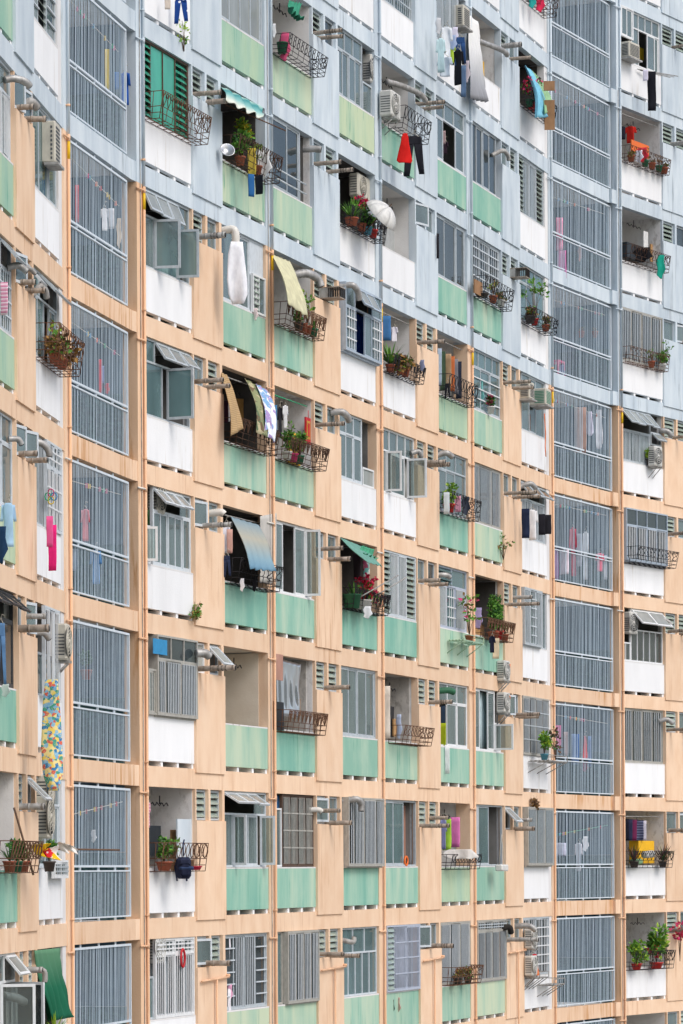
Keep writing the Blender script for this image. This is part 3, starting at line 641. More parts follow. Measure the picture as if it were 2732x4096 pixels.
def condenser(c, x, z, desc, y=-.02, w=.78, h=.54, d=.23, mat='ac_white', mark=None, arm=True):
    """split air conditioner's outdoor half: round fan grille to the street, slats on its side"""
    o = at(c, x, y, z, 'air_conditioner', desc, 'air conditioner', 'air conditioners outside the flats')
    m = MB(); m.bbox(0, w, -d, 0, 0, h, mat, .03); m.box(w - .16, w - .155, -d - .002, -d + .01, .02, h - .02, 'ac_dark')
    for k in range(7): m.box(-.004, .004, -d + .04, -.04, .08 + k * .055, .10 + k * .055, 'ac_dark')
    m.build('casing', o); g = MB(); R0 = h * .42; cx_, cz = w * .4, h * .5
    g.lathe([(R0, -.0), (R0, .006)], (cx_, -d - .006, cz), 'ac_dark', 20, 'y')
    for r in (R0, R0 * .78, R0 * .56, R0 * .34): g.tube([(cx_ + r * math.cos(t * .3927), -d - .014, cz + r * math.sin(t * .3927)) for t in range(16)], .008, mat, 4, True)
    for t in range(8): g.tube([(cx_ + R0 * .2 * math.cos(t * .785), -d - .014, cz + R0 * .2 * math.sin(t * .785)), (cx_ + R0 * math.cos(t * .785 + .4), -d - .014, cz + R0 * math.sin(t * .785 + .4))], .007, mat, 4)
    g.lathe([(R0 * .22, -.0), (R0 * .2, .012)], (cx_, -d - .022, cz), mat, 10, 'y'); g.build('fan_grille', o)
    if arm:
        b = MB(); b.box(.1, w - .08, -.03, .0, -.044, -.02, 'flue_grey')
        for xx in (.1, w - .12): b.box(xx, xx + .04, -d - .03, .06, -.045, -.003, 'flue_grey'); b.tube([(xx + .02, -d + .02, -.05), (xx + .02, .04, -.3)], .014, 'flue_grey', 4)
        b.build('bracket', o)
    k = MB()
    if mark == 'diamonds':
        for dx, dz in ((0, .035), (-.035, -.02), (.035, -.02)): k.add([(w * .82 + dx - .022, -d - .004, h * .8 + dz), (w * .82 + dx, -d - .004, h * .8 + dz - .03), (w * .82 + dx + .022, -d - .004, h * .8 + dz), (w * .82 + dx, -d - .004, h * .8 + dz + .03)], [(0, 1, 2, 3)], 'brand_red')
    elif mark in ('blue', 'orange'): k.box(w * .8, w * .96, -d - .006, -d + .01, h * .68, h * .86, 'brand_blue' if mark == 'blue' else 'tag_orange')
    elif mark == 'round':
        k.lathe([(.05, 0), (.05, .004)], (w * .88, -d - .006, h * .78), 'brand_red', 12, 'y'); k.box(w * .86, w * .95, -d - .009, -d - .007, h * .72, h * .79, 'brand_blue')
        cu = bpy.data.curves.new('lettering', 'FONT'); cu.body = 'GREE'; cu.size = .06; cu.extrude = .001; cu.align_x = 'CENTER'; cu.materials.append(M('brand_blue'))
        tt = bpy.data.objects.new('lettering', cu); t = bpy.data.objects.new('lettering', bpy.data.meshes.new_from_object(tt)); bpy.data.objects.remove(tt); scene.collection.objects.link(t); t.parent = o; t.location = (w * .88, -d - .006, h * .58); t.rotation_euler = (R(90), 0, 0)
    k.build('badge', o); return o
def window_ac(c, x, z, desc, w=.6, h=.42, out=.42, side='ac_dark', mat='ac_cream', shelf=True):
    o = at(c, x, -.0, z, 'air_conditioner', desc, 'air conditioner', 'air conditioners outside the flats')
    m = MB(); m.bbox(0, w, -out, .1, 0, h, mat, .02); m.build('casing', o); g = MB()
    for k in range(8): g.box(-.006, .004, -out + .05, -.06, .05 + k * (h - .1) / 8, .05 + (k + .55) * (h - .1) / 8, side)
    for k in range(9): g.box(.05, w - .05, -out - .005, -out + .004, .05 + k * (h - .1) / 9, .05 + (k + .55) * (h - .1) / 9, side if side != 'ac_dark' else 'ac_dark')
    g.build('vent_slats', o)
    if shelf: b = MB(); b.box(-.04, w + .04, -out - .06, .04, -.05, -.008, 'flue_grey'); b.build('shelf', o)
    return o
def flue(c, x, z, L=.5, r=.052, mat='flue', desc='rusty exhaust flue', mesh=True, tilt=0.):
    o = at(c, x, .06, z, 'exhaust_flue', desc, 'exhaust flue', 'flues from the kitchen windows'); m = MB(); e = -L - .06; r *= .88
    mesh = mesh and c.wall is not WA; m.tube([(0, .06, 0), (0, 0, 0), (tilt * .6, e * .6, 0), (tilt, e, 0)], [r, r, r, r * .97], mat, 12)
    for yy in (.0, e * .45): m.lathe([(r * 1.09, 0), (r * 1.09, .03)], (tilt * yy / e, yy, 0), mat, 12, 'y')
    m.build('tube', o); k = MB()
    k.lathe([(r * 1.07, .0), (r * 1.07, .05)], (tilt, e, 0), mat, 12, 'y'); k.lathe([(r * .82, 0), (r * .82, .02)], (tilt, e - .003, 0), 'soot_hollow', 12, 'y')  # dark disc closes the mouth and stands for the unlit bore
    if mesh and L > .56:
        for q in range(12):
            a = q * .5236
            for j in range(3): k.box(-.006, .006, -.012, .012, r * 1.0, r * 1.05, 'soot_hollow', Matrix.Translation((tilt * .8, e * (.78 - .09 * j), 0)) @ Matrix.Rotation(a, 4, 'Y'))  # dark ticks stand for the shaded slots
    k.build('end_cap', o); return o
def duct(c, pts, r=.07, mat='silver', desc='silver flexible duct', rib=True):
    P = [Vector((p[0], p[1] * .62 if p[1] < 0 else p[1], p[2])) for p in pts]; Q = []; Rr = []; r *= .9 if c.wall is not WA else .66
    if c.wall is WA: P = [P[0] + (p - P[0]) * .8 for p in P]
    n = 26
    for i in range(n + 1):                          # smooth curve through the points
        t = i / n * (len(P) - 1); k = min(int(t), len(P) - 2); u = t - k
        a, b = P[max(k - 1, 0)], P[k]; d, e = P[k + 1], P[min(k + 2, len(P) - 1)]
        Q.append(.5 * ((2 * b) + (d - a) * u + (2 * a - 5 * b + 4 * d - e) * u * u + (-a + 3 * b - 3 * d + e) * u ** 3)); Rr.append(r * (1.07 if i % 2 else .95) if rib else r)
    o0 = P[0].copy(); m = MB(); m.tube([q - o0 for q in Q], Rr, mat, 12); e = Q[-1] - o0; dd = (Q[-1] - Q[-2]).normalized()
    m.tube([e - dd * .01, e + dd * .012], r * .8, 'soot_hollow', 10)  # dark plug stands for the unlit inside of the duct
    return single(m, c, *o0, 'vent_duct', desc, 'duct', 'ducts from the kitchen windows')
def tarp(c, p00, p10, p01, p11, mat, desc, sag=.08, fold=.03, name='awning_sheet', cat='tarpaulin', nf=5, group='cloth sheets shading the balconies', sway=0.):
    A, B, C_, D = (Vector(p) for p in (p00, p10, p01, p11)); nrm = (B - A).cross(C_ - A).normalized(); ph = rnd.uniform(0, 6); m = MB()
    def fn(u, v):
        p = (A * (1 - u) + B * u) * (1 - v) + (C_ * (1 - u) + D * u) * v
        return p - A + nrm * (sag * math.sin(math.pi * v) + fold * (math.sin(nf * 2 * math.pi * u * (1 - .3 * v) + ph) + .6 * math.sin(nf * 5.1 * u + 3 * v + ph * 2) + .5 * math.sin(7 * v + 4 * u)) * (.3 + .7 * v)) + Vector((sway * math.sin(4 * v), 0, 0))
    m.sheet(fn, 26, 16, .012, mat, nrm); return single(m, c, *A, name, desc, cat, group)
def curtain(c, mat, desc, x0=.1, x1=None, y=.22, z0=.02, z1=None, fold=.035):
    x1 = c.w - .1 if x1 is None else x1; z1 = c.ho - .06 if z1 is None else z1; m = MB(); ph = rnd.uniform(0, 6)
    m.sheet(lambda u, v: ((x1 - x0) * u, fold * math.sin(u * (x1 - x0) * 34 + ph + .4 * math.sin(3 * v)), -(z1 - z0) * v), max(8, int((x1 - x0) * 26)), 3, .006, mat)
    return single(m, c, x0, y, z1, 'curtain', desc, 'curtain', 'curtains behind the windows')
def hooks(c, x=.9, y=.35, w=.8, desc='wavy iron clothes hook under the ceiling'):
    m = MB(); m.tube([(w / 2, 0, .16), (w / 2, 0, 0)], .012, 'iron_black', 4)
    m.tube([(w * i / 12, 0, .035 * math.sin(i * 1.9)) for i in range(13)], .012, 'iron_black', 4)
    return single(m, c, x, y, c.ho - .3, 'clothes_hook', desc, 'clothes hook', 'hooks under balcony ceilings')
def panel(c, bx, mat, desc, y=.3, th=.03, name='board', cat='board', par=True, lean=0.):
    x0, y0, x1, y1 = bx; xa, z1, lam = U(c, x0, y1, y); xb = U(c, x1, y1, y)[0]; z2 = U(c, x0, y0, y)[1]; m = MB()
    if par: m.box(0, xb - xa, 0, th, 0, z2 - z1, mat, Matrix.Rotation(-lean, 4, 'X')); return single(m, c, xa, y, z1, name, desc, cat)
    w = (x1 - x0) * SC * lam / FPX; m.box(0, w, 0, th, 0, z2 - z1, mat); return single(m, c, xa, y, z1, name, desc, cat, None, True)
def pole(c, p, q, mat, desc, r=.012, name='drying_pole', cat='pole'):
    m = MB(); m.tube([(0, 0, 0), tuple(Vector(q) - Vector(p))], r, mat, 6); return single(m, c, *p, name, desc, cat)
def bucket(c, x, z, mat, desc, y=-.18, r=.11, h=.2, name='bucket', cat='bucket'):
    m = MB(); m.lathe([(r * .8, 0), (r, h), (r * 1.06, h), (r * 1.06, h + .015), (r * .9, h + .015), (r * .75, .03)], (0, 0, 0), mat, 12); return single(m, c, x, y, z, name, desc, cat)

# drain pipes down the piers: one pipe each, repainted at the colour change
def drainpipe(wl, x, z0, z1, desc, y=-.05, r=.026, side=-1):
    m = MB(); zc = zb(5) - .05; o = wl.loc(wl.s(x), y, z0)
    m.tube([(0, 0, 0), (0, 0, zc - z0)], r, 'peach_dark', 10); m.tube([(0, 0, zc - z0 + .001), (0, 0, z1 - z0)], r, 'blue', 10); m.tube([(0, 0, zc - z0 - .42), (0, 0, zc - z0 - .08)], r * 1.05, 'yellow_tag', 10)
    e = empty('drainpipe', o, wl.rz); tag(e, desc, 'drainpipe', 'drainpipes down the facade'); m.build('pipe', e)
    for n in range(-1, 11):
        z = zb(n) - .12
        if z0 < z < z1 and n <= TOPN[id(wl)]:
            br = MB(); mt = 'peach_dark' if z < zc else 'blue'; zz = z - z0
            br.tube([(side * .3, .02, zz), (side * .1, .0, zz), (0, 0, zz)], r * .7, mt if n != 3 else 'pipe_white', 8); br.tube([(0, 0, zz - .05), (0, 0, zz + .05)], r * 1.2, mt, 10); br.build('branch_pipe', e)
            br = MB(); br.box(-.05, .05, -.01, .04, zz + .55, zz + .57, mt); br.tube([(0, 0, zz + .54), (0, 0, zz + .58)], r * 1.25, mt, 10); br.build('clamp', e)

# ------------------------------------------------------------------ what stands at each balcony
FR = {'F0': 'xlllmmmx', 'F3': 'wwwwwwwwwwww', 'G0': 'xlllmmmx', 'W0': 'wwwwwwww', 'W1': 'wwwwwwwww', 'W2': 'wwwwwwwwwww', 'W3': 'wwwwwwwwwwww',
      # from the storey at the top of each string down to storey -1
      'G1': 'llxxmmxmxm', 'G2': 'lxxmxmmmxm', 'G3': 'wwlwwwmxmmx', 'G4': 'wwmwwwmxmxm', 'G5': 'wwmmlmmmlxm', 'G6': 'wwmmxxmmxxm'}
for col, st in FR.items():
    for i, k in enumerate(st):
        n = len(st) - 2 - i
        if n in ZB and n - 1 in ZB: front(Cell(col, n), k)
C = Cell
def win(col, n, *a, cur=None, cd=None, **k):
    c = C(col, n); o = window(c, *a, **k); lining(c)
    if cur: curtain(c, cur, cd or 'pale curtain behind the panes', x0=k.get('x0', .08), x1=k.get('x1'), z1=(c.ho * .72 if k.get('top') or (len(a) > 1 and a[1]) else None))
    return o
BR = dict(mat='bronze', bar='alu_light')
# second and first columns before the near stairs
win('F0', 5, 'sss', 'ppp'); win('F0', 4, 'bbb'); win('F0', 3, 'ss', 'pp'); win('F0', 2, 'ss'); win('F0', 1, 'bbb'); win('F0', 0, 'ss')
win('G0', 6, 'sss'); win('G0', 5, 'bbbb', 'ppp', mat='alu_light', bar='alu_white', cur='#c9d4cc'); win('G0', 4, 'ggg', 'ppa', mat='alu', bar='alu_light', glass='glass_teal', ang=42)
win('G0', 3, 'sss', 'ppp', mat='alu_light', cur='#b9c8c4'); win('G0', 2, 'sss', 'aaa', mat='dark_frame', glass='glass_dark', ang=50); win('G0', 0, 'spcC', 'ppa', mat='alu_white', ang=40, sash=70)
win('W0', 6, 'hlh', mat='alu', glass='glass', bar='alu_light', cur='#8a7f86', cd='dull mauve curtain behind louvres')
win('W0', 5, 'sss', wd=[1, 1.1, .8], glass='glass_teal', cur='#57a58c', cd='green curtain behind sliding panes'); win('W0', 4, 'spos', 'paa', ang=42, mat='alu', glass='glass_teal')
win('W0', 3, 'ppo', '', mat='alu', x1=.9); window(C('W0', 3), 'GGGG', 'gggg', x0=.9, y=-.02, mat='alu_light', bar='alu_white', name='folding_grille', bsp=.09)
window(C('W0', 2), 'BBB', '', x0=.3, x1=1.55, z1=1.46, z0=.0, y=-.1, mat='alu_light', bar='alu_white', name='barred_window', bsp=.08); win('W0', 2, 'pss', x0=.2, mat='alu', z1=.72)
win('W0', 1, 'osps', 'ppp', mat='alu_light', glass='glass', cur='#c2c9d0'); window(C('W0', 1), 'gg', z0=-.16, z1=.14, x0=.9, x1=2.05, y=-.12, mat='alu_white', bar='alu', name='low_window')
# column past the near stairs
win('W1', 6, 'lppl', mat='brown_frame', glass='glass_emerald', wd=[.7, 1, 1, 1], toph=.3, cur='#2aa58a', cd='emerald curtain'); win('W1', 7, 'sss')
win('W1', 5, 'pcoco', 'aaap', mat='alu', ang=22, sash=86, glass='glass', wd=[.5, .45, .5, .4, .15], sg='glass', cur='#8fb0b2', cd='pale teal curtain behind the casements', toph=.3)
win('W1', 4, 'poco', 'paaa', mat='alu', ang=36, sash=84, glass='glass_teal', wd=[.9, .2, .55, .55], sg='glass_teal', x1=2.27); curtain(C('W1', 4), '#3d3266', 'purple curtain in dim window', .06, .74, .16)
win('W1', 3, 'sssss', 'aaap', mat='alu_light', ang=42, cur='#6f9f6a', cd='green curtain', x0=.45); window(C('W1', 3), 'c', x0=.02, x1=.34, z1=.72, mat='alu_white', name='side_casement', sash=62)
win('W1', 2, 'bbb', 'ppp', box=.13, wd=[.5, 1, 1.1], mat='bronze', bar='alu_light', x0=.35, glass='glass_dark'); window(C('W1', 2), 'ss', x0=.0, x1=.36, z1=.85, box=.1, mat='bronze', name='side_window')
win('W1', 0, 'BBBB', 'gggg', mat='alu_white', bar='alu_white', toph=.16, bsp=.085, x0=.4, y=.02); win('W1', 0, 'ssss', x0=.4, x1=2.2, y=.16, glass='glass_dark'); window(C('W1', 0), 'p', x0=.0, x1=.38, z1=.8, name='side_window', glass='glass_teal')
# G1, G2
win('G1', 7, 'spps', mat='alu', glass='glass_frost', cur='#d7d2bd', cd='cream blind'); win('G1', 5, 'ssk', '', mat='alu_light', wd=[1, 1, .9], cur='#b6c4c8'); window(C('G1', 5), 'lp', x0=1.62, x1=2.3, z1=.78, y=-.02, mat='alu_white', name='low_window')
win('G1', 1, 'pcssoc', 'aaap', mat='alu_light', ang=58, sash=86, glass='glass', cur='#b7c3a0', cd='sage curtain behind open casements', wd=[.55, .32, .6, .6, .08, .34]); win('G1', 0, 'hbbh', mat='alu', bar='alu_light', bsp=.085, wd=[1, 1.1, 1.1, 1.1], glass='glass_dark')
win('G2', 6, 'ss', mat='alu', glass='glass_dark', x0=.1, x1=1.75, wd=[1.25, 1]); win('G2', 3, 'sosc', '', mat='alu_white', glass='glass', x1=2.28, sash=88, wd=[.7, .8, .7, .38])
win('G2', 1, 'GGGG', mat='brown_frame', bar='bronze', x0=.5); window(C('G2', 1), 'p', x0=.0, x1=.48, mat='alu_white', name='side_window', z1=1.2, glass='glass'); win('G2', 1, 'ss', y=.2, x0=.5, mat='bronze', glass='glass')
win('G2', 0, 'bbbb', box=.12, mat='bronze', bar='alu_light', bsp=.085, x0=.5, glass='glass_dark'); window(C('G2', 0), 'kp', x0=.0, x1=.48, name='side_window', glass='glass_teal', mat='bronze')
# G3, G4
win('G3', 8, 'ss'); win('G3', 7, 'ssss', 'ppp', mat='alu', glass='glass', x1=1.7, cur='#d3d6d3', cd='white curtain'); window(C('G3', 7), 'p', x0=1.72, z1=.66, glass='glass', name='side_window')
win('G3', 5, 'gosg', 'paap', box=.2, mat='bluegrey', bar='alu_white', ang=30, glass='glass', wd=[.9, .8, .7, .9], cur='#28489c', cd='deep blue curtain in box window', toph=.3)
win('G3', 4, 'sss', 'ppp', mat='alu_light', glass='glass', x1=1.55, cur='#b4bdbf'); window(C('G3', 4), 'p', x0=1.6, z1=.42, mat='alu_white', glass='glass_frost', name='low_window')
win('G3', 2, 'ssss', mat='alu', glass='glass', cur='#b3c8bf', cd='grey-green curtain behind sliders'); win('G3', 1, 'Bbbb', box=.2, mat='bronze', bar='alu_light', bsp=.085, glass='glass_dark', wd=[.5, 1, 1.2, .8])
win('G3', 0, 'ppppp', 'ppp', mat='alu_light', glass='glass_teal', cur='#5f9f88', cd='sea green curtain', toph=.33)
win('G4', 8, 'gg', mat='alu'); win('G4', 4, 'pcsoc', 'pppp', mat='alu_white', sash=86, wd=[.3, .35, .9, .15, .45], glass='glass', toph=.3, cur='#a8a9a6'); win('G4', 3, 'lbbl', mat='alu_light', bar='alu_white', bsp=.08, y=.02, wd=[.8, 1, .9, 1])
win('G4', 1, 'sso', mat='alu', glass='glass_teal', wd=[1, 1.1, 1.1]); win('G4', 0, 'lGG', mat='lavender', bar='lavender', wd=[.6, 1.2, 1.2], y=-.04, cur='#aab0bf')
# G5, G6
win('G5', 8, 'bbb', mat='alu', bar='alu_light', x1=1.75, y=.0); win('G5', 7, 'sos', 'ppp', mat='alu_light', glass='glass', wd=[1, 1.5, 1]); win('G5', 6, 'sss', mat='alu', glass='glass_clear', wd=[1, 1.3, .9])
win('G5', 4, 'ssp', 'ppp', mat='alu', glass='glass', cur='#6f93ad', cd='blue curtain'); win('G5', 3, 'bgb', 'lp', mat='lavender', bar='alu_white', wd=[.9, .8, 1], glass='glass_teal', cur='#b9c4cc'); win('G5', 2, 'oss', 'ppp', mat='alu_white', glass='glass', cur='#6d5f5a', cd='brown curtain')
win('G5', 0, 'bbb', mat='bronze', bar='alu_light', y=.0, bsp=.08, glass='glass_dark'); win('G6', 7, 'pssp', mat='alu', glass='glass_dark', x1=2.15, cur='#7b6f74'); win('G6', 6, 'ggg', mat='alu', bar='alu_light', glass='glass_dark'); win('G6', 5, 'hhh', 'pppp', mat='alu', bar='alu_white', glass='glass_teal', toph=.24)
win('G6', 4, 'bbb', mat='bronze', bar='alu', bsp=.08, wd=[.8, 1.3, .9], glass='glass_dark'); win('G6', 2, 'sos', mat='alu_white', glass='glass', wd=[.8, 1, .8], cur='#a9bcc0', x1=1.8); window(C('G6', 2), 'c', x0=1.72, x1=2.28, z1=.72, mat='alu_white', sash=88, name='side_casement', glass='glass_clear')
win('G6', 1, 'kso', mat='alu', glass='glass_teal', wd=[.5, 1, 1.2]); win('G6', 0, 'BBBB', 'gggg', mat='bronze', bar='alu', toph=.14, bsp=.08, y=-.05, glass='glass_dark')
# W2, W3
win('W2', 7, 'lbbl', mat='alu', bar='alu_light', bsp=.09, wd=[.9, 1, 1, 1]); win('W2', 6, 'sss', 'ppp', mat='alu', glass='glass_teal'); win('W2', 5, 'psp', mat='alu', glass='glass', x0=.3); win('W2', 4, 'bbbb', 'aaa', mat='alu', bar='alu_light', ang=40, glass='glass_dark')
win('W2', 3, 'bgb', box=.14, mat='alu', bar='alu_light', x1=1.6, bsp=.08); window(C('W2', 3), 'pp', x0=1.62, name='side_window'); win('W2', 2, 'GGGG', mat='bronze', bar='alu', y=-.03); win('W2', 1, 'bbb', box=.2, mat='bronze', bar='alu', bsp=.08); win('W2', 0, 'gggg', mat='alu', bar='alu_white', y=.0, glass='glass_dark')
win('W3', 9, 'poss', 'pppp', mat='alu_white', glass='glass', x0=.75, wd=[.9, 1.1, 1, .5]); window(C('W3', 9), 'ss', x0=.0, x1=.72, z0=.62, mat='alu_white', y=-.05, name='side_window'); win('W3', 6, 'bbbb', mat='bronze', bar='alu_light', bsp=.09, y=.0, glass='glass_dark')
win('W3', 5, 'bbb', 'aaaa', mat='alu', bar='alu_light', ang=42, glass='glass', x1=1.75, toph=.36); window(C('W3', 5), 'a', x0=1.78, z0=.62, z1=.98, name='side_window', ang=42); win('W3', 4, 'bbbb', 'pppp', box=.18, mat='bluegrey', bar='alu_white', bsp=.09, toph=.28, glass='glass_dark')
win('W3', 3, 'ppppp', 'aa', mat='alu_white', ang=42, x0=.55, glass='glass_clear', toph=.36); window(C('W3', 3), 'pp', x0=.0, x1=.54, z1=.52, mat='alu_white', name='side_window', glass='glass_clear'); win('W3', 2, 'bbbb', mat='bronze', bar='alu_light', bsp=.1, glass='glass_dark')

for q in (('G1', 6), ('G1', 4), ('G1', 3), ('G3', 3), ('G3', 6), ('G6', 3), ('W0', 0), ('W2', 8)): lining(C(*q), 'dark_room')  # darker linings put the shade of these deep recesses into colour
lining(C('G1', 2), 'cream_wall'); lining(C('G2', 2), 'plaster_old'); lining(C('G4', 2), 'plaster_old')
for n in range(-1, 11): win('F3', n, 'sss', 'ppp' if n % 3 else '')
# kitchen strips: lights near / far, then flues (where along the strip, how high above the panel, length, radius, finish)
KW = {'K0': 'LL TT TA TT DT LA LL', 'K1': 'LL LL LP PL TP WA LL TL', 'K2': 'LL LD PL LL LP PP LL TP LL LL', 'K3': 'LL LL TP LL LL PD LL LL TP',
      'K4': 'DL LP PL LL LP PP LP TP AP PP', 'K5': 'LL LL LL LD PT LL LP LL LP PT LP PL'}
KT = {'K0': 6, 'K1': 7, 'K2': 8, 'K3': 8, 'K4': 9, 'K5': 10}
for col, st in KW.items():
    st = st.split(); top = KT[col]
    for n in range(top, -2, -1):
        i = top - n; t = st[i] if i < len(st) else 'LL'; kitchen(C(col, n), t[0], t[1])
def fl(col, n, *L):
    c = C(col, n); ks = .52 if col == 'K0' else 1
    words = ['stubby ', 'long '] if len(L) == 2 else ['']
    for k, (fx, dz, ln, r, mt, ds) in enumerate(sorted(L, key=lambda q: q[2])):
        flue(c, c.w * fx, c.ho - .213 * c.h + dz, ln * ks, r, mt, words[k] + ds, ln > .4, rnd.uniform(-.05, .05))
G_, S_ = 'flue', 'flue_grey'
A1 = lambda x=.2, ln=.5, r=.052, m=G_, d='exhaust flue': (x, .075, ln, r, m, d)
A2 = lambda x=.62, ln=.46, r=.05, m=G_, d='exhaust flue': (x, .03, ln, r, m, d)
for col, n, L in (
    ('K0', 5, [A1(.2, .5), A2(.6, .62, .055, G_, 'slotted rusty flue')]), ('K0', 4, [A1(.25, .48), A2(.6, .6)]), ('K0', 3, [A1(.2, .55), A2(.55, .66, .05)]), ('K0', 2, [(.5, .3, .6, .05, S_, 'grey flue'), (.1, .06, .95, .07, G_, 'rusty flue')]), ('K0', 1, [A1(.2, .72, .06, S_, 'plain grey flue')]), ('K0', 0, [(.2, .3, .62, .055, S_, 'grey flue')]),
    ('K1', 6, [A1(.15, .5), A2(.5, .42, .06)]), ('K1', 5, [A1(.1, .62, .065, S_, 'flue in wire mesh')]), ('K1', 4, [A1(.12, .55), A2(.45, .5)]), ('K1', 3, [A1(.3, .58, .055, S_, 'straight grey flue')]), ('K1', 2, [A1(.1, .78, .06, G_, 'long exhaust flue')]), ('K1', 0, [A1(.3, .5, .06, G_, 'sooty exhaust flue')]),
    ('K2', 7, [A1(.15, .6, .05), A2(.3, .5)]), ('K2', 6, [A1(.15, .55), A2(.55, .6)]), ('K2', 4, [A1(.1, .62, .05, G_, 'dark exhaust flue')]), ('K2', 3, [(.15, .2, .55, .05, G_, 'thin flue'), A2(.5, .5, .055)]), ('K2', 2, [A1(.45, .5, .055, G_, 'rusty exhaust flue')]), ('K2', 1, [(.2, .28, .42, .05, G_, 'thin flue'), A2(.45, .52, .055)]), ('K2', 0, [A1(.15, .5), A2(.45, .68)]),
    ('K3', 7, [A1(.2, .62), A2(.4, .5)]), ('K3', 5, [A1(.15, .6, .055, G_, 'straight exhaust flue')]), ('K3', 4, [A1(.2, .58, .055), A2(.3, .64, .06)]), ('K3', 3, [A1(.1, .5), A2(.5, .5)]), ('K3', 2, [A1(.5, .58, .055, G_, 'dark exhaust flue')]), ('K3', 1, [(.5, .22, .45, .05, G_, 'thin flue'), A2(.1, .68, .055)]), ('K3', 0, [A1(.45, .6, .06, G_, 'sooty exhaust flue')]),
    ('K4', 8, [(.1, .2, .5, .075, S_, 'fat flue'), A2(.5, .55, .05)]), ('K4', 5, [A1(.1, .68), A2(.55, .55)]), ('K4', 4, [A1(.15, .8), A2(.5, .74)]), ('K4', 3, [(.55, .25, .5, .055, S_, 'grey flue'), A2(.15, .85)]), ('K4', 2, [A1(.5, .7), A2(.75, .55)]), ('K4', 1, [(.55, .25, .45, .05, S_, 'grey flue'), A2(.5, .55, .06)]), ('K4', 0, [A1(.2, .75, .06, S_, 'bent grey flue')]),
    ('K5', 9, [A1(.45, .5)]), ('K5', 8, [A1(.4, .5, .075, S_, 'flue in wire mesh')]), ('K5', 6, [A1(.7, .5)]), ('K5', 5, [A1(.4, .6, .05, G_)]), ('K5', 4, [A1(.2, .65, .055)]), ('K5', 3, [A1(.2, .6), A2(.55, .6)]), ('K5', 2, [A1(.15, .8), A2(.6, .6)]), ('K5', 1, [A1(.2, .62, .06)]), ('K5', 0, [A1(.2, .72, .06)])):
    fl(col, n, *L)
def grille_box(col, n, fx, desc):
    c = C(col, n); m = MB(); z = c.ho - .213 * c.h + .03; x = c.w * fx
    m.box(0, .34, -.42, .05, 0, .02, 'flue'); m.box(0, .34, -.42, .05, .22, .24, 'flue'); m.box(.0, .34, -.16, .05, .02, .22, 'flue_grey')
    for k in range(6): m.box(-.004, .012, -.42 + k * .05, -.405 + k * .05, .02, .22, 'soot_hollow'); m.box(.33, .342, -.42 + k * .05, -.405 + k * .05, .02, .22, 'soot_hollow'); m.box(k * .06, k * .06 + .015, -.424, -.41, .02, .22, 'soot_hollow')
    single(m, c, x, 0, z, 'exhaust_hood', desc, 'exhaust hood')
grille_box('K2', 5, .3, 'boxy slatted exhaust hood'); grille_box('K4', 6, .45, 'small slatted exhaust hood')

# bent ducts
def dk(col, n, pts, r=.07, mat='silver', desc='silver flexible duct'): c = C(col, n); duct(c, [(x * c.w if abs(x) <= 1.3 else x, y, c.ho - z) for x, y, z in pts], r, mat, desc)
dk('G0', 5, [(.8, .05, .25), (.85, -.15, .2), (.9, -.45, .22), (.95, -.62, .3)], .085); dk('K0', 5, [(.7, .1, .35), (.75, -.12, .2), (.85, -.3, .3)], .1, 'flue_grey', 'grey elbow duct')
dk('G0', 4, [(.85, .05, .4), (.88, -.25, .35), (.92, -.5, .45)], .08, 'silver', 'silver flexible duct'); dk('W0', 4, [(.05, .05, .5), (.1, -.15, .3), (.15, -.28, .35), (.2, -.3, .5)], .08, 'flue_grey', 'grey ribbed elbow duct'); dk('G0', 3, [(.86, .05, .35), (.9, -.2, .35), (.92, -.3, .45)], .07, 'silver', 'short silver duct')
dk('W0', 3, [(.02, .05, .15), (.08, -.2, .18), (.12, -.38, .3), (.14, -.42, .42)], .085, 'silver', 'ribbed silver duct'); dk('W0', 2, [(.0, .05, .5), (.06, -.25, .5), (.1, -.4, .62)], .08, 'silver', 'ribbed silver duct pointing down')
dk('G0', 0, [(.6, .05, .65), (.75, -.2, .7), (.9, -.35, .8)], .1, 'silver', 'fat silver duct'); dk('K0', 0, [(.6, .05, .3), (.62, -.42, .32), (.63, -.5, .45), (.63, -.48, .55)], .065, 'flue_grey', 'grey elbow duct end')
dk('G1', 5, [(.05, .05, .12), (.06, -.28, .1), (.06, -.38, .2), (.06, -.38, .4)], .085, 'pipe_white', 'white plastic elbow pipe'); dk('G2', 5, [(.62, .15, .3), (.72, -.15, .22), (.85, -.35, .28), (.88, -.45, .45)], .095, 'silver', 'fat silver flexible duct')
dk('G2', 6, [(.88, .1, .3), (.9, -.2, .3), (.92, -.42, .32)], .08, 'silver', 'short silver duct'); dk('G3', 5, [(.02, .05, .12), (.05, -.4, .08), (.12, -.52, .2), (.16, -.52, .36)], .075, 'silver', 'bent silver duct'); dk('K2', 4, [(.8, .1, .1), (.85, -.2, .08), (.95, -.32, .16), (1.0, -.34, .26)], .08, 'silver', 'silver elbow duct')
dk('G4', 7, [(.3, .1, .42), (.55, -.15, .42), (.95, -.3, .4), (1.05, -.38, .5)], .07, 'flue_grey', 'long grey duct'); dk('G4', 4, [(.9, .05, .35), (.95, -.15, .3), (.98, -.22, .42)], .065, 'silver', 'crumpled silver duct'); dk('G5', 4, [(.02, .05, .18), (.06, -.25, .12), (.12, -.42, .2)], .075, 'silver', 'bent silver duct')
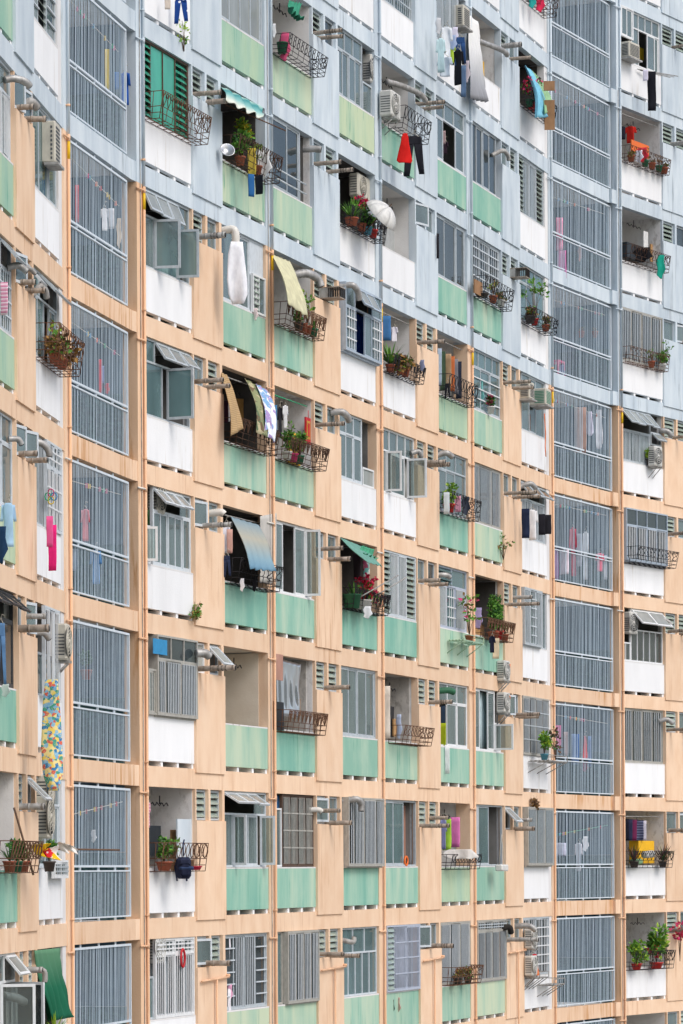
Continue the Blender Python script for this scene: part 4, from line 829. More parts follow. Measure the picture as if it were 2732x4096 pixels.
dk('G6', 8, [(.4, .1, .62), (.7, -.15, .62), (.92, -.25, .6), (1.0, -.3, .66)], .07, 'silver', 'silver duct'); dk('G6', 7, [(.75, .05, .5), (.85, -.25, .35), (.95, -.35, .42), (.98, -.35, .52)], .06, 'flue_grey', 'thin bent duct'); dk('W1', 2, [(.9, -.2, .25), (.96, -.4, .25), (1.0, -.5, .3)], .09, 'silver', 'ribbed silver duct')
dk('G2', 1, [(.95, .1, .3), (.98, -.12, .3), (1.0, -.2, .34)], .06, 'pipe_white', 'short white pipe'); dk('G3', 1, [(.02, .05, .1), (.08, -.42, .05), (.14, -.52, .16), (.14, -.52, .3)], .075, 'silver', 'hooked silver duct'); dk('G5', 3, [(.02, .05, .25), (.08, -.2, .25), (.12, -.3, .3)], .065, 'silver', 'short silver duct')
dk('K1', 3, [(.66, .1, .22), (.7, -.2, .2), (.72, -.3, .24)], .08, 'pipe_white', 'white duct end'); dk('G5', 2, [(.02, .05, .22), (.08, -.25, .2), (.14, -.4, .24)], .08, 'pot_green', 'green-capped duct'); dk('W2', 4, [(.02, .05, .2), (.08, -.3, .1), (.16, -.45, .2)], .07, 'silver', 'bent silver duct')
dk('W3', 3, [(.92, .05, .2), (.96, -.2, .25), (1.0, -.35, .36)], .07, 'silver', 'bent silver duct'); dk('W3', 2, [(.9, .05, .3), (.95, -.2, .25), (1.02, -.35, .36)], .07, 'silver', 'bent silver duct'); dk('W3', 5, [(.95, .05, .4), (1.0, -.2, .42), (1.05, -.3, .55)], .08, 'silver', 'ribbed silver duct'); dk('G6', 0, [(.86, .05, .25), (.92, -.25, .2), (.96, -.3, .35)], .08, 'soot_hollow', 'blackened duct'); dk('K4', 0, [(.6, .05, .2), (.65, -.5, .2), (.7, -.75, .3)], .08, 'silver', 'big silver duct'); dk('G3', 0, [(.02, .05, .25), (.08, -.25, .3), (.1, -.28, .2)], .06, 'flue_grey', 'small grey duct'); dk('K0', 4, [(.05, -.0, .3), (.3, -.3, .28), (.4, -.45, .36)], .055, 'flue_grey', 'short grey duct')

drainpipe(WA, 271, 0, zb(6) + 2.5, 'drainpipe on the pier just before the near stairs')
drainpipe(WB, 573, 0, zb(7) + 2.5, 'drainpipe on the column just past the near stairs')
drainpipe(WB, 1086, 0, zb(9) + 2, 'drainpipe between the second and third balcony columns past near stairs')
drainpipe(WB, 1522, 0, zb(9) + 2, 'drainpipe between the fourth and fifth balcony columns past near stairs')
drainpipe(WB, 1886, 0, zb(9) + 2, 'drainpipe between the sixth and seventh balcony columns past near stairs')
drainpipe(WB, 2206, 0, zb(9) + 2, 'drainpipe on the pier just before the far stairs')
drainpipe(WC, 2484, 0, zb(10) + 2, 'drainpipe on the column just past the far stairs')
# waste pipes across the lowest kitchen panels
for col in ('K0', 'K1', 'K2', 'K3', 'K4'):
    c = C(col, 0); m = MB(); z = c.ho - .30 * c.h; w = c.w
    m.tube([(.08, -.09, z - .02), (w * .5, -.09, z), (w - .05, -.09, z + .02)], .022, 'peach_dark', 8); m.tube([(w * .55, -.09, z), (w * .55, -.09, -4.2)], .022, 'peach_dark', 8)
    m.tube([(w - .05, -.11, z + .05), (w - .05, .0, z + .05)], .03, 'peach_dark', 8)
    single(m, c, 0, 0, 0, 'waste_pipe', 'peach T-shaped waste pipe', 'waste pipe', 'waste pipes')
gm = MB(); gm.box(-600, 600, -400, 900, -.3, 0, 'ground'); g_ = gm.build('ground', None, (0, 0, 0)); g_['kind'] = 'structure'

# ------------------------------------------------------------------ things people have put out
RK = {}
def rk(col, n, style='S', mat='iron', desc='black scrollwork flower rack', **k): RK[col, n] = rack(C(col, n), style=style, mat=mat, desc=desc, **k)
rk('W1', 6, 'diamond', 'iron_brown', 'rusty diamond-pattern flower rack', hgt=.5, x1=2.35); rk('G2', 7, 'loop', 'iron_black', 'rack of curled black loops'); rk('G1', 6, 'diamond', 'iron', 'crowded diamond-pattern flower rack', hgt=.5)
rk('G3', 6, 'fan', 'iron_black', 'flower rack full of pots'); rk('G4', 7, 'heart', 'iron_black', 'rack of black iron hearts', x0=.5); rk('G2', 5, 'fan', 'iron_brown', 'rusty rack under yellow-green sheet'); rk('G1', 4, 'fan', 'iron', 'rack with fan-shaped scrolls'); rk('G2', 4, 'fan', 'iron', 'fan-scroll rack beside yellow board')
rk('G1', 3, 'S', 'iron_black', 'black S-scroll rack under blue sheet'); rk('G3', 3, 'fan', 'iron_black', 'thin black scroll rack, red flowers'); rk('G4', 5, 'fan', 'iron_black', 'scroll rack with grassy plants'); rk('G5', 5, 'heart', 'iron_black', 'black rack below the hanging clothes')
rk('G5', 4, 'S', 'iron_black', 'scroll rack behind red flower pot'); rk('G6', 6, 'loop', 'iron_black', 'loop-topped rack with cardboard'); rk('W2', 6, 'loop', 'iron_black', 'loop-topped rack with leafy twigs'); rk('W2', 8, 'heart', 'iron_black', 'rack hidden by blue tarpaulin'); rk('W2', 9, 'S', 'iron', 'rack hung with red cloth')
rk('G2', 2, 'fan', 'iron_brown', 'rack in front of wrecked balcony'); rk('G4', 2, 'loop', 'iron_brown', 'bare curled flower rack', x0=.3, x1=2.35); rk('G6', 3, 'fan', 'iron_brown', 'rack under tall shrubs'); rk('G5', 1, 'heart', 'iron_black', 'rack draped in white cloth', hgt=.34); rk('W1', 1, 'heart', 'iron_brown', 'rack holding the backpack', hgt=.52)
rk('G0', 1, 'heart', 'iron_brown', 'rack packed with green plants', hgt=.48); rk('W0', 4, 'S', 'iron_brown', 'rack of withered plants', hgt=.55, proj=.42); rk('W3', 8, 'S', 'iron', 'rack with a row of pots'); rk('W3', 7, 'diamond', 'iron', 'rack with black and green cloths'); rk('W3', 6, 'S', 'iron_brown', 'weedy rack under barred window', hgt=.42)
rk('W3', 4, 'S', 'iron_black', 'scroll rack on blue-grey box window', proj=.5); rk('W3', 1, 'diamond', 'iron_black', 'square-barred rack with spiky plants'); rk('W3', 0, 'diamond', 'iron_black', 'rack with leafy shrubs'); rk('G5', 0, 'S', 'iron_brown', 'rack of dried stalks', hgt=.42, z=.02)

# plants
def pl(col, n, x, kind, desc, z=None, y=-.18, **k): plant(C(col, n), x, -.05 if z is None else z, kind, desc, y, **k)
pl('G1', 6, .55, 'bush', 'bushy green plant in rack', s=1.1); pl('G1', 6, 1.25, 'bush', 'tall yellow-leaved plant', s=1.0, z=.45, pot=None, y=.0, mats=['leaf_lime', 'petal_yellow', 'leaf_lime', 'leaf_mid']); pl('G1', 6, 1.45, 'twigs', 'thin lime-leaved twigs', s=.8, mats=['leaf_lime', 'leaf_mid'])
pl('G3', 6, .3, 'spiky', 'spiky agave in terracotta pot', s=1.3, pw=.16, mats=['leaf_mid', 'leaf_mid', 'leaf']); pl('G3', 6, .95, 'flower', 'bush with red blooms', s=1.15); pl('G3', 6, 1.35, 'bush', 'low green plant by parasol', s=.8, pot='pot_blue'); pl('G3', 6, 1.7, 'twigs', 'small plant in red pot', s=.6, pot='pot_red')
pl('G2', 5, 1.5, 'twigs', 'spindly plant', s=1.25, pot='terracotta', mats=['leaf_lime', 'leaf_mid']); pl('G2', 5, 1.0, 'bush', 'small plant under the sheet', s=.6, pot='pot_dark'); pl('G2', 5, 1.85, 'spiky', 'small striped spiky plant', s=.6, pot='pot_green')
pl('G4', 5, .25, 'spiky', 'tall arching grassy plant', s=1.5, y=-.1); pl('G4', 5, .7, 'dry', 'clump of browning grass', s=1.2); pl('G4', 5, 1.05, 'spiky', 'green strap-leaved plant', s=1.1, mats=['leaf', 'leaf_dry', 'leaf'])
pl('G2', 4, .3, 'bush', 'leafy plant in white pot', s=.8, pot='pot_white'); pl('G2', 4, .65, 'twigs', 'plant in pink-red pot', s=.9, pot='petal_pink'); pl('G2', 4, 1.0, 'bush', 'dark green bushy plant', s=.9, pot='pot_green', mats=['leaf_dark', 'leaf', 'leaf_mid'])
pl('G3', 3, .35, 'spiky', 'green spiky plant on tilted tray', s=1.2); pl('G3', 3, 1.15, 'flower', 'crimson bougainvillea', s=1.3, mats=['petal_red', 'leaf', 'petal_red'], pot='pot_white'); pl('G3', 3, 1.9, 'twigs', 'sprig with red flowers', s=.7, pot=None, mats=['petal_red', 'leaf'])
pl('G5', 4, .25, 'bush', 'bright green plant in red pot', s=.95, pot='pot_red', pw=.15, ph=.2, mats=['leaf_lime', 'leaf_mid', 'leaf']); pl('G6', 5, 1.25, 'bush', 'violet-flowered plant on the sill', s=.5, pot='pot_white', mats=['leaf', 'petal_pink', 'leaf_dark'], y=-.06, z=.02)
pl('G6', 6, 1.1, 'twigs', 'dry twiggy plant', s=.7, mats=['leaf_lime', 'leaf_dry']); pl('G6', 6, 1.75, 'dry', 'withered plant in white dish', s=.6, pot='pot_white'); pl('W2', 6, .3, 'dry', 'brown grassy plant in black tub', s=.9, pot='pot_dark', pw=.15); pl('W2', 6, .7, 'twigs', 'long leafy twigs in red pots', s=1.7, pot='pot_red'); pl('W2', 6, 1.7, 'dry', 'straggly stems at rack end', s=.7)
pl('G6', 3, .95, 'tall', 'tall conifer-like shrub', s=1.15, pot='terracotta', pw=.15); pl('G6', 3, 1.35, 'tall', 'greener upright shrub, red pot', s=1.1, pot='pot_red', pw=.15, ph=.22); pl('G6', 3, 1.9, 'twigs', 'small sprig at rack end', s=.5)
pl('G5', 3, 1.75, 'twigs', 'leggy pink-flowered plant', s=1.5, pot='terracotta', z=-.26, mats=['leaf', 'leaf_dry', 'leaf', 'leaf_mid', 'petal_pink']); pl('W2', 2, .9, 'bush', 'feathery bright green shrub', s=1.1, pot='pot_blue', z=-.12, y=-.32, mats=['leaf_lime', 'leaf_mid', 'leaf']); pl('W2', 2, 1.9, 'twigs', 'bare twiggy bush', s=1.3, pot=None, z=-.1, y=-.32, mats=['leaf_dark', 'twig'])
pl('W0', 4, .8, 'dry', 'withered grey plant', s=1.1); pl('W0', 4, 1.4, 'dry', 'dead trailing stems', s=1.3, mats=['leaf_dry', 'twig', 'leaf_dry', 'twig']); pl('W0', 4, 1.1, 'twigs', 'yellowing twigs', s=1., mats=['leaf_lime', 'leaf_dry']); pl('W0', 1, .12, 'bush', 'drooping dark plant', s=.6, pot='pot_dark', mats=['leaf_dark', 'leaf'])
pl('W1', 1, .35, 'bush', 'big round-leaved bush', s=.95, pot='terracotta', pw=.16, mats=['leaf', 'leaf_mid', 'leaf_dark']); pl('W1', 1, .9, 'twigs', 'small twigs in brown basket', s=.7, pot='cardboard', pw=.14)
pl('G0', 1, .8, 'spiky', 'dark spiky plant', s=.8, mats=['leaf_dark', 'leaf']); pl('G0', 1, 1.3, 'bush', 'bush in green trough', s=.75, pot='pot_green', mats=['leaf', 'leaf_dark', 'leaf_dark']); pl('G0', 1, 1.8, 'spiky', 'grey-green spiky plant', s=.9, mats=['leaf_dark', 'leaf', 'leaf_dry'])
pl('W0', 0, .5, 'spiky', 'lime spiky plant at bottom edge', s=1.1, z=-.1, mats=['leaf_lime', 'leaf_mid']); pl('W3', 8, .3, 'dry', 'brown plant in first pot', s=.5); pl('W3', 8, 1.1, 'twigs', 'bare stems in green pot', s=.6, pot='pot_green', mats=['leaf_dry', 'leaf']); pl('W3', 8, 1.5, 'dry', 'stubby plant in clay pot', s=.4); pl('W3', 8, 1.9, 'twigs', 'dry stems in dark green pot', s=.5, pot='pot_green', mats=['leaf_dry']); pl('W3', 8, 2.2, 'dry', 'tuft in last clay pot', s=.45, pot='terracotta', pw=.13)
pl('W3', 6, 1.4, 'twigs', 'creeping weed in red pot', s=.6, pot='terracotta'); pl('W3', 6, 2.05, 'bush', 'leafy weed at rack end', s=.7, pot='pot_white'); pl('W3', 5, 1.5, 'bush', 'lime pot plant by the air conditioner', s=.55, pot='pot_dark', mats=['leaf_lime', 'leaf_mid'], y=-.05, z=.02)
pl('W3', 1, .25, 'spiky', 'dark red spiky plant', s=1.2, mats=['leaf_plum', 'leaf_plum', 'leaf_dark'], pot='pot_dark', pw=.14); pl('W3', 1, 1.9, 'spiky', 'second plum-coloured spiky plant by bolster', s=1.4, mats=['leaf_plum', 'leaf_plum', 'leaf_dark'], pot='pot_dark', pw=.13)
pl('W3', 0, .35, 'bush', 'round yellow-green shrub', s=1.35, pot='pot_red', pw=.16, mats=['leaf_lime', 'leaf_mid', 'leaf']); pl('W3', 0, 1.5, 'bush', 'large leafy bamboo-like shrub', s=2.0, pot='pot_red', pw=.2, mats=['leaf_mid', 'leaf', 'leaf_lime', 'leaf']); pl('W3', 0, 1.2, 'twigs', 'red-leaved sprig between shrubs', s=1.1, pot=None, mats=['petal_red', 'leaf']); pl('W3', -1, 1.9, 'bush', 'green shrub at bottom edge', s=1.2, mats=['leaf_mid', 'leaf'])
pl('K5', 0, .15, 'twigs', 'bougainvillea branches with magenta blooms', s=1.7, pot=None, z=.1, y=-.35, mats=['petal_red', 'petal_pink', 'petal_red']); pl('K5', 6, .05, 'twigs', 'seedling rooted in wall crack', s=.9, pot=None, z=.25, y=-.06); pl('W1', 3, 2.2, 'dry', 'fern rooted under the white front', s=.7, pot=None, z=-.8, y=-.05, mats=['leaf_mid', 'leaf', 'leaf_dry'])
pl('G6', 4, 2.25, 'twigs', 'wild stems on the wall edge', s=1., pot=None, z=-.75, y=-.05, mats=['twig', 'leaf_dry', 'leaf']); pl('G5', 0, .7, 'dry', 'bunch of dried grass', s=.7, pot='pot_dark', z=.02); pl('G5', 0, 1.5, 'dry', 'row of dried flower heads', s=.7, pot='pot_dark', z=.02); pl('W2', 8, .35, 'flower', 'pink-flowered plant', s=1.0, pot='pot_green', mats=['petal_pink', 'leaf', 'leaf_dark']); pl('W2', 8, .9, 'twigs', 'bare branches behind blue sheet', s=1.2, pot='pot_red', mats=['leaf_dark', 'twig', 'petal_pink']); pl('W2', 1, .8, 'dry', 'weeds on top of the box window', s=.7, pot=None, z=1.5, y=-.1, mats=['twig', 'leaf_dry']); pl('W1', 6, 1.9, 'twigs', 'long drooping leaf from the slot above', s=.9, pot=None, z=1.6, y=-.02, mats=['leaf_lime', 'leaf_mid'])

# air conditioners
def pt(c, px, py, y): x, z, _ = U(c, px, py, y); return x, z
def cz(col, n, px, py, desc, y=-.02, **k): c = C(col, n); x, z = pt(c, px, py, y); condenser(c, x, z, desc, y=y, **k)
cz('W1', 3, 336, 1178, 'condenser with round beige fan', w=.36, h=.55, y=.27, d=.24, mat='ac_cream', arm=False); cz('W1', 2, 336, 1528, 'condenser with yellow sticker', w=.36, h=.6, y=.24, d=.24, arm=False, mark='blue'); cz('W1', 0, 334, 2212, 'white condenser with red and blue badge', w=.36, h=.62, y=.26, mark='round', arm=False)
cz('G3', 7, 830, 190, 'condenser set in window with blue badge', w=.42, h=.62, y=.27, mark='blue', arm=False); cz('G4', 7, 870, 266, 'big white condenser with side slats', h=.56, w=.62, d=.3, y=-.05); cz('G3', 6, 800, 450, 'old condenser behind the plants', h=.5, mat='ac_cream', y=.35, arm=False); cz('W0', 2, 122, 1515, 'condenser on shelf by barred window', w=.36, h=.6, y=-.02, mat='ac_cream')
cz('G6', 2, 1139, 1563, 'upper condenser with orange sticker', w=.45, h=.5, y=.02, mark='orange'); cz('G6', 2, 1139, 1636, 'lower condenser with orange sticker', w=.45, h=.5, y=.02, mark='orange'); cz('W2', 0, 1203, 2178, 'upper white condenser', w=.42, h=.5, y=-.05); cz('W2', 0, 1203, 2240, 'lower white condenser', w=.42, h=.5, y=-.05)
cz('W3', 3, 1430, 1455, 'condenser with three red diamonds', w=.45, h=.6, y=.18, mark='diamonds', arm=False); cz('W3', 5, 1487, 1070, 'white condenser on wall brackets', w=.45, h=.55, y=-.05); cz('W0', 1, 80, 1855, 'upper of two stacked condensers', w=.35, h=.55, y=.1, arm=False, mat='ac_cream'); cz('W0', 1, 80, 1925, 'lower of two stacked condensers', w=.35, h=.7, y=.1, arm=False, mat='ac_cream')
def wa(col, n, px, py, desc, **k): c = C(col, n); x, z = pt(c, px, py, 0); window_ac(c, x, z, desc, **k)
wa('W0', 5, 108, 372, 'tall window air conditioner', h=.68, w=.42, out=.14); wa('G5', 8, 1046, 60, 'window unit above the washing', h=.5, w=.5, out=.2); wa('W2', 5, 1190, 915, 'window unit with wide slats', h=.42, w=.4, out=.3); wa('W2', 5, 1222, 930, 'window unit with green side', h=.42, w=.5, side='ac_green', out=.36); wa('W3', 9, 1424, 132, 'caged window unit', h=.42, w=.6, out=.28)

# sheets, awnings and tarpaulins
def tp(col, n, a, b, c_, d, mat, desc, **k):
    """corners as (photo x, photo y, depth): top near, top far, bottom near, bottom far"""
    c = C(col, n); q = []
    for px, py, y in (a, b, c_, d): x, z, _ = U(c, px, py, y); q.append((x, y, z))
    tarp(c, *q, M(mat), desc, **k)
patterned('teal_stripe', 'vgrade', ['#d8ddd0', '#7fb3b0', '#3f8a8c', '#a8c8bc'], .5); patterned('blue_fade', 'vgrade', ['#4f7fa0', '#83a0ac', '#a9a799', '#7f97a3'], 1.2); patterned('silver_fade', 'vgrade', ['#6f7076', '#a3a6ab', '#d6d8d8', '#dfe0dd'], 2.4); patterned('green_fade', 'vgrade', ['#24684b', '#1d5f46', '#256a4f', '#5f8b6c'], 1.9)
patterned('woven', 'stripe', ['#b69a72', '#a58860', '#c7ae88', '#8f7350'], 22); patterned('camo', 'patch', ['#5f6f55', '#8a8f6a', '#b7ae8c', '#6f5c48'], 6); patterned('blue_print', 'patch', ['#dfe3ea', '#7fa8cf', '#a58fc0', '#eceef0'], 9); patterned('star_cloth', 'spots', ['#23478f', '#eef0f2'], 9); patterned('print_sheet', 'patch', ['#f0dc98', '#7fb5d6', '#f0dc98', '#8fbfdc', '#3f82b4', '#efd06a', '#d9695a', '#4f9f8c'], 19)
patterned('pink_stripe', 'stripe', ['#e8a9c0', '#f3dbe4', '#d98aa8'], 18); patterned('red_print', 'patch', ['#f0e9e2', '#d8323a', '#f2c21e', '#f0e9e2'], 5); patterned('sunset', 'vgrade', ['#d98f84', '#e6c9bb', '#7fa0c4', '#3f6fa8', '#d98f84'], 1.3); patterned('check', 'stripe', ['#4a4f6a', '#6f7490', '#3a3d54'], 14); patterned('floral', 'patch', ['#7fc4c0', '#e38aa0', '#dfe9e6', '#b45a7a'], 10)
tp('G1', 6, (508, 198, .0), (600, 245, .0), (520, 228, -.55), (601, 272, -.55), 'teal_stripe', 'faded teal awning', sag=-.05); tp('G2', 7, (664, 0, -.1), (692, 8, -.1), (672, 20, -.4), (697, 45, -.4), '#3f8f74', 'rolled green awning', sag=.12, fold=.05)
tp('G2', 5, (622, 582, .0), (664, 600, .0), (662, 695, -.62), (709, 730, -.62), '#cbc8a6', 'pale yellow-green sheet', sag=-.06, fold=.02); tp('G1', 4, (509, 855, -.02), (522, 862, -.02), (533, 1000, -.4), (556, 985, -.4), 'woven', 'woven brown mat', sag=-.05, fold=.025, nf=2)
tp('G1', 4, (562, 868, .05), (590, 885, .05), (590, 990, -.5), (615, 1005, -.5), 'camo', 'camouflage-coloured mat', sag=-.1, nf=2); tp('G1', 4, (588, 880, .0), (612, 895, .0), (608, 995, -.5), (632, 1015, -.5), 'blue_print', 'blue and violet printed cloth', sag=-.1, nf=2)
tp('G1', 3, (530, 1186, .0), (594, 1205, .0), (578, 1305, -.6), (634, 1312, -.6), 'blue_fade', 'sun-faded blue sheet', sag=-.05, fold=.02); tp('G3', 3, (780, 1233, .0), (850, 1262, .0), (845, 1290, -.75), (878, 1300, -.75), '#6a9a8e', 'taut green awning', sag=.03, fold=.012); tp('G3', 3, (832, 1252, -.2), (860, 1262, -.2), (838, 1268, -.35), (866, 1284, -.35), '#4fa07e', 'green awning roll', sag=.1)
tp('G6', 8, (1078, 35, -.05), (1096, 50, -.05), (1082, 225, -.3), (1118, 235, -.3), 'silver_fade', 'long silvery curtain hung outside', fold=.05, nf=6, sag=.0); tp('W2', 8, (1205, 150, -.05), (1216, 160, -.05), (1232, 268, -.55), (1255, 270, -.55), '#7fc0d6', 'sky blue tarpaulin', sag=-.1, fold=.05); tp('W2', 8, (1222, 162, .0), (1240, 180, .0), (1250, 262, -.6), (1270, 250, -.6), '#8fb58c', 'dull green tarpaulin', sag=-.06, fold=.02)
tp('W0', 0, (80, 2182, -.02), (138, 2176, -.02), (116, 2345, -.12), (166, 2335, -.2), 'green_fade', 'large stained green tarpaulin', fold=.05, sag=.03); tp('G2', 3, (598, 1185, -.02), (635, 1178, -.02), (598, 1338, -.02), (635, 1340, -.02), 'board_grey', 'grey plastic sheet beside open windows', fold=.004, sag=0); tp('G2', 2, (636, 1510, .15), (690, 1525, .15), (636, 1640, .1), (690, 1650, .1), 'film', 'torn clear plastic film', fold=.02, sag=.03)
tp('G3', 6, (845, 395, .2), (862, 400, .2), (850, 440, .15), (858, 430, .15), '#2b2a2c', 'black cloth hung by the condenser', fold=.04)

# washing on the balconies
g = garment
def ga(col, n, kind, bx, mat, desc, **k): garment(C(col, n), kind, bx, M(mat), desc, **k)
ga('W1', 7, 'trousers', (398, -10, 432, 53), 'star_cloth', 'blue shorts with white stars', y=-.25); ga('W1', 7, 'towel', (378, -10, 392, 22), '#d9cbbd', 'beige cloth', y=-.2)
ga('G2', 7, 'rag', (640, 75, 668, 140), '#d0587e', 'bundled pink blanket in rack', y=-.2, cat='blanket', name='blanket'); ga('G2', 7, 'rag', (624, 55, 634, 88), '#d9dcdd', 'silvery bag hung at the pier', y=-.1, name='bag', cat='bag')
ga('G1', 6, 'towel', (568, 400, 584, 452), '#2b5f94', 'blue trousers over rack', y=-.35, name='trousers', cat='trousers'); ga('G1', 6, 'towel', (584, 402, 604, 445), '#20242e', 'black garment over rack', y=-.36); ga('G1', 6, 'rag', (585, 345, 625, 410), '#d8dadb', 'white rags tied in rack', y=-.3); ga('G1', 6, 'towel', (568, 340, 588, 400), '#e2c95a', 'yellow cloth in rack', y=-.25)
ga('G4', 7, 'dress', (911, 306, 948, 373), '#d3231f', 'bright red dress', y=-.5); ga('G4', 7, 'trousers', (926, 312, 974, 405), '#23242b', 'black trousers', y=-.55)
ga('G5', 8, 'rag', (998, 42, 1014, 80), '#c5c8cc', 'grey cloth on clips', y=-.35); ga('G5', 8, 'shirt', (1000, 88, 1024, 166), '#b7d3d8', 'pale teal top', y=-.5); ga('G5', 8, 'shirt', (1012, 60, 1040, 140), '#dfe5ea', 'white shirt', y=-.45); ga('G5', 8, 'rag', (1030, 80, 1050, 114), '#9fb0cf', 'lilac towel', y=-.5); ga('G5', 8, 'shirt', (1024, 96, 1046, 145), '#b9d64a', 'lime green shirt', y=-.42); ga('G5', 8, 'shirt', (1036, 115, 1066, 195), '#1f2026', 'black hooded top', y=-.55)
ga('G5', 8, 'trousers', (1044, 85, 1070, 150), '#2f4f7f', 'blue jeans', y=-.6); ga('G5', 8, 'towel', (1058, 150, 1070, 222), '#5b7596', 'slate blue leg of trousers', y=-.62); ga('G5', 8, 'rag', (1064, 140, 1080, 190), '#c9bfc6', 'pale scarf', y=-.65, name='scarf', cat='scarf'); ga('G5', 8, 'rag', (1036, 62, 1054, 100), '#d5d2e3', 'lavender cloth', y=-.3); ga('G5', 8, 'shirt', (1002, 130, 1040, 175), '#cfdbe6', 'pale blue wide shirt', y=-.58)
ga('G1', 5, 'sheet', (519, 555, 567, 697), '#eef0f6', 'big white duvet cover hung out', y=-.5); ga('G1', 5, 'rag', (580, 708, 594, 736), '#e6d3d3', 'pinkish rag on the front', y=-.05); ga('G1', 5, 'towel', (572, 640, 590, 700), '#e3dfe6', 'white laundry in the low window', y=.05)
ga('G4', 5, 'towel', (876, 725, 898, 782), '#3f6fa0', 'blue cloth on pole', y=-.02); ga('G4', 5, 'shirt', (896, 750, 914, 785), '#e9e6ee', 'white top', y=-.02); ga('G4', 5, 'rag', (962, 826, 976, 852), '#8f94b0', 'striped mop head at rack end', y=-.42)
for i, (x0, x1, h, m_, d) in enumerate(((1004, 1012, 885, '#a8b8c8', 'pale blue shirt'), (1010, 1022, 895, '#3f5340', 'olive shirt'), (1022, 1034, 890, '#b89a78', 'tan shirt'), (1033, 1042, 898, '#b5653a', 'rust shirt'), (1040, 1050, 905, '#7a7a80', 'grey shirt'), (1046, 1058, 915, '#2b303f', 'navy shirt'))):
    ga('G5', 5, 'towel', (x0, 800 + i * 6, x1 + 2, h), m_, d + ' in the row', y=.08 + i * .01, name='shirt', cat='shirt')
ga('G5', 5, 'trousers', (1020, 880, 1034, 915), '#20222a', 'dark trousers behind rack', y=-.15)
ga('G6', 5, 'rag', (1092, 875, 1112, 935), '#7fc8c4', 'aqua towels inside the rails', y=.12); ga('G5', 6, 'towel', (1002, 536, 1008, 593), '#26242a', 'narrow dark cloth', y=-.1); curtain(C('G5', 6), M('sunset'), 'blue and pink striped curtain', .15, 1.6, .14); ga('G5', 7, 'towel', (1012, 300, 1022, 330), '#e3c3c3', 'pink-white cloth inside', y=.15); ga('G5', 7, 'shirt', (1014, 325, 1030, 352), '#3a2c38', 'dark top on hanger inside', y=.15)
ga('G1', 4, 'towel', (512, 920, 524, 970), '#3a1f30', 'plum shirt', y=.0); ga('G1', 4, 'shirt', (520, 925, 530, 968), '#dfe3e8', 'white shirt beside mat', y=-.05); ga('G1', 4, 'towel', (536, 915, 560, 985), '#b98a4e', 'ochre towel in the dark', y=.3); ga('G2', 4, 'shirt', (636, 935, 650, 1005), '#26262c', 'black shirt', y=.05); ga('G2', 4, 'shirt', (648, 930, 662, 985), '#eef0f3', 'white shirt beside black one', y=.05); ga('G2', 4, 'towel', (626, 930, 636, 1015), '#4f88b8', 'blue striped towel', y=-.1)
ga('G1', 3, 'shirt', (510, 1200, 530, 1270), '#e5e6ef', 'white shirt', y=-.02); ga('G1', 3, 'towel', (520, 1215, 534, 1270), '#cda59a', 'quilted pink vest', y=-.1); ga('G1', 3, 'trousers', (512, 1275, 530, 1325), '#2b3550', 'dark jeans', y=-.1); ga('G1', 3, 'rag', (550, 1328, 562, 1358), '#eceef2', 'white sock pegged under rack', y=-.35, name='sock', cat='sock'); ga('G1', 3, 'rag', (578, 1325, 590, 1358), '#1d1d22', 'black sock pegged under rack', y=-.35, name='sock', cat='sock')
ga('G3', 3, 'rag', (832, 1392, 856, 1420), '#e2e6ea', 'white plastic bag under the rack', y=-.38, name='plastic_bag', cat='bag'); ga('G3', 3, 'towel', (832, 1270, 848, 1330), 'floral', 'pink and aqua floral cloth', y=.1); ga('G3', 3, 'towel', (810, 1265, 828, 1330), '#4a3f46', 'dark mesh blind', y=.12); ga('G6', 3, 'shirt', (1122, 1460, 1138, 1498), '#23283a', 'black and navy top', y=-.35); ga('G6', 3, 'towel', (1130, 1465, 1146, 1512), '#d8c7a8', 'cream and black cloth', y=-.38); ga('G6', 3, 'rag', (1088, 1395, 1110, 1445), '#9a8fb5', 'violet bundle at the near end', y=-.1)
ga('G5', 4, 'towel', (1018, 1130, 1032, 1180), '#c9d6dc', 'white cloth in rack', y=-.28); ga('G5', 4, 'towel', (1044, 1138, 1058, 1175), '#d99ab0', 'pink cloth in rack', y=-.3); ga('G5', 4, 'rag', (1058, 1140, 1080, 1182), '#3a3f4c', 'dark rags in rack', y=-.33); ga('G5', 2, 'towel', (1012, 1620, 1022, 1715), '#2b3a4c', 'navy shirt inside', y=.1); ga('G5', 2, 'towel', (1010, 1660, 1024, 1712), '#b4c428', 'yellow-green jacket', y=.06); ga('G5', 2, 'towel', (1021, 1710, 1032, 1776), '#eceef1', 'white towel down the green front', y=-.06)
ga('G4', 2, 'towel', (880, 1575, 896, 1695), '#cfc8bc', 'striped canvas at the near end', y=-.02); ga('G4', 2, 'rag', (908, 1640, 924, 1698), '#b9c8e2', 'pale blue bag in rack', y=-.2, name='bag', cat='bag')
ga('G5', 1, 'shirt', (1010, 1880, 1026, 1950), '#8f94c4', 'lilac shirt', y=-.02); ga('G5', 1, 'towel', (1014, 1880, 1036, 1952), '#a6d34a', 'lime green towel', y=-.03); ga('G5', 1, 'towel', (1034, 1876, 1056, 1945), '#d978b4', 'pink towel', y=-.02); ga('G5', 1, 'sheet', (1012, 1950, 1100, 1972), '#d8d6d2', 'white cloth along the rack top', y=-.36)
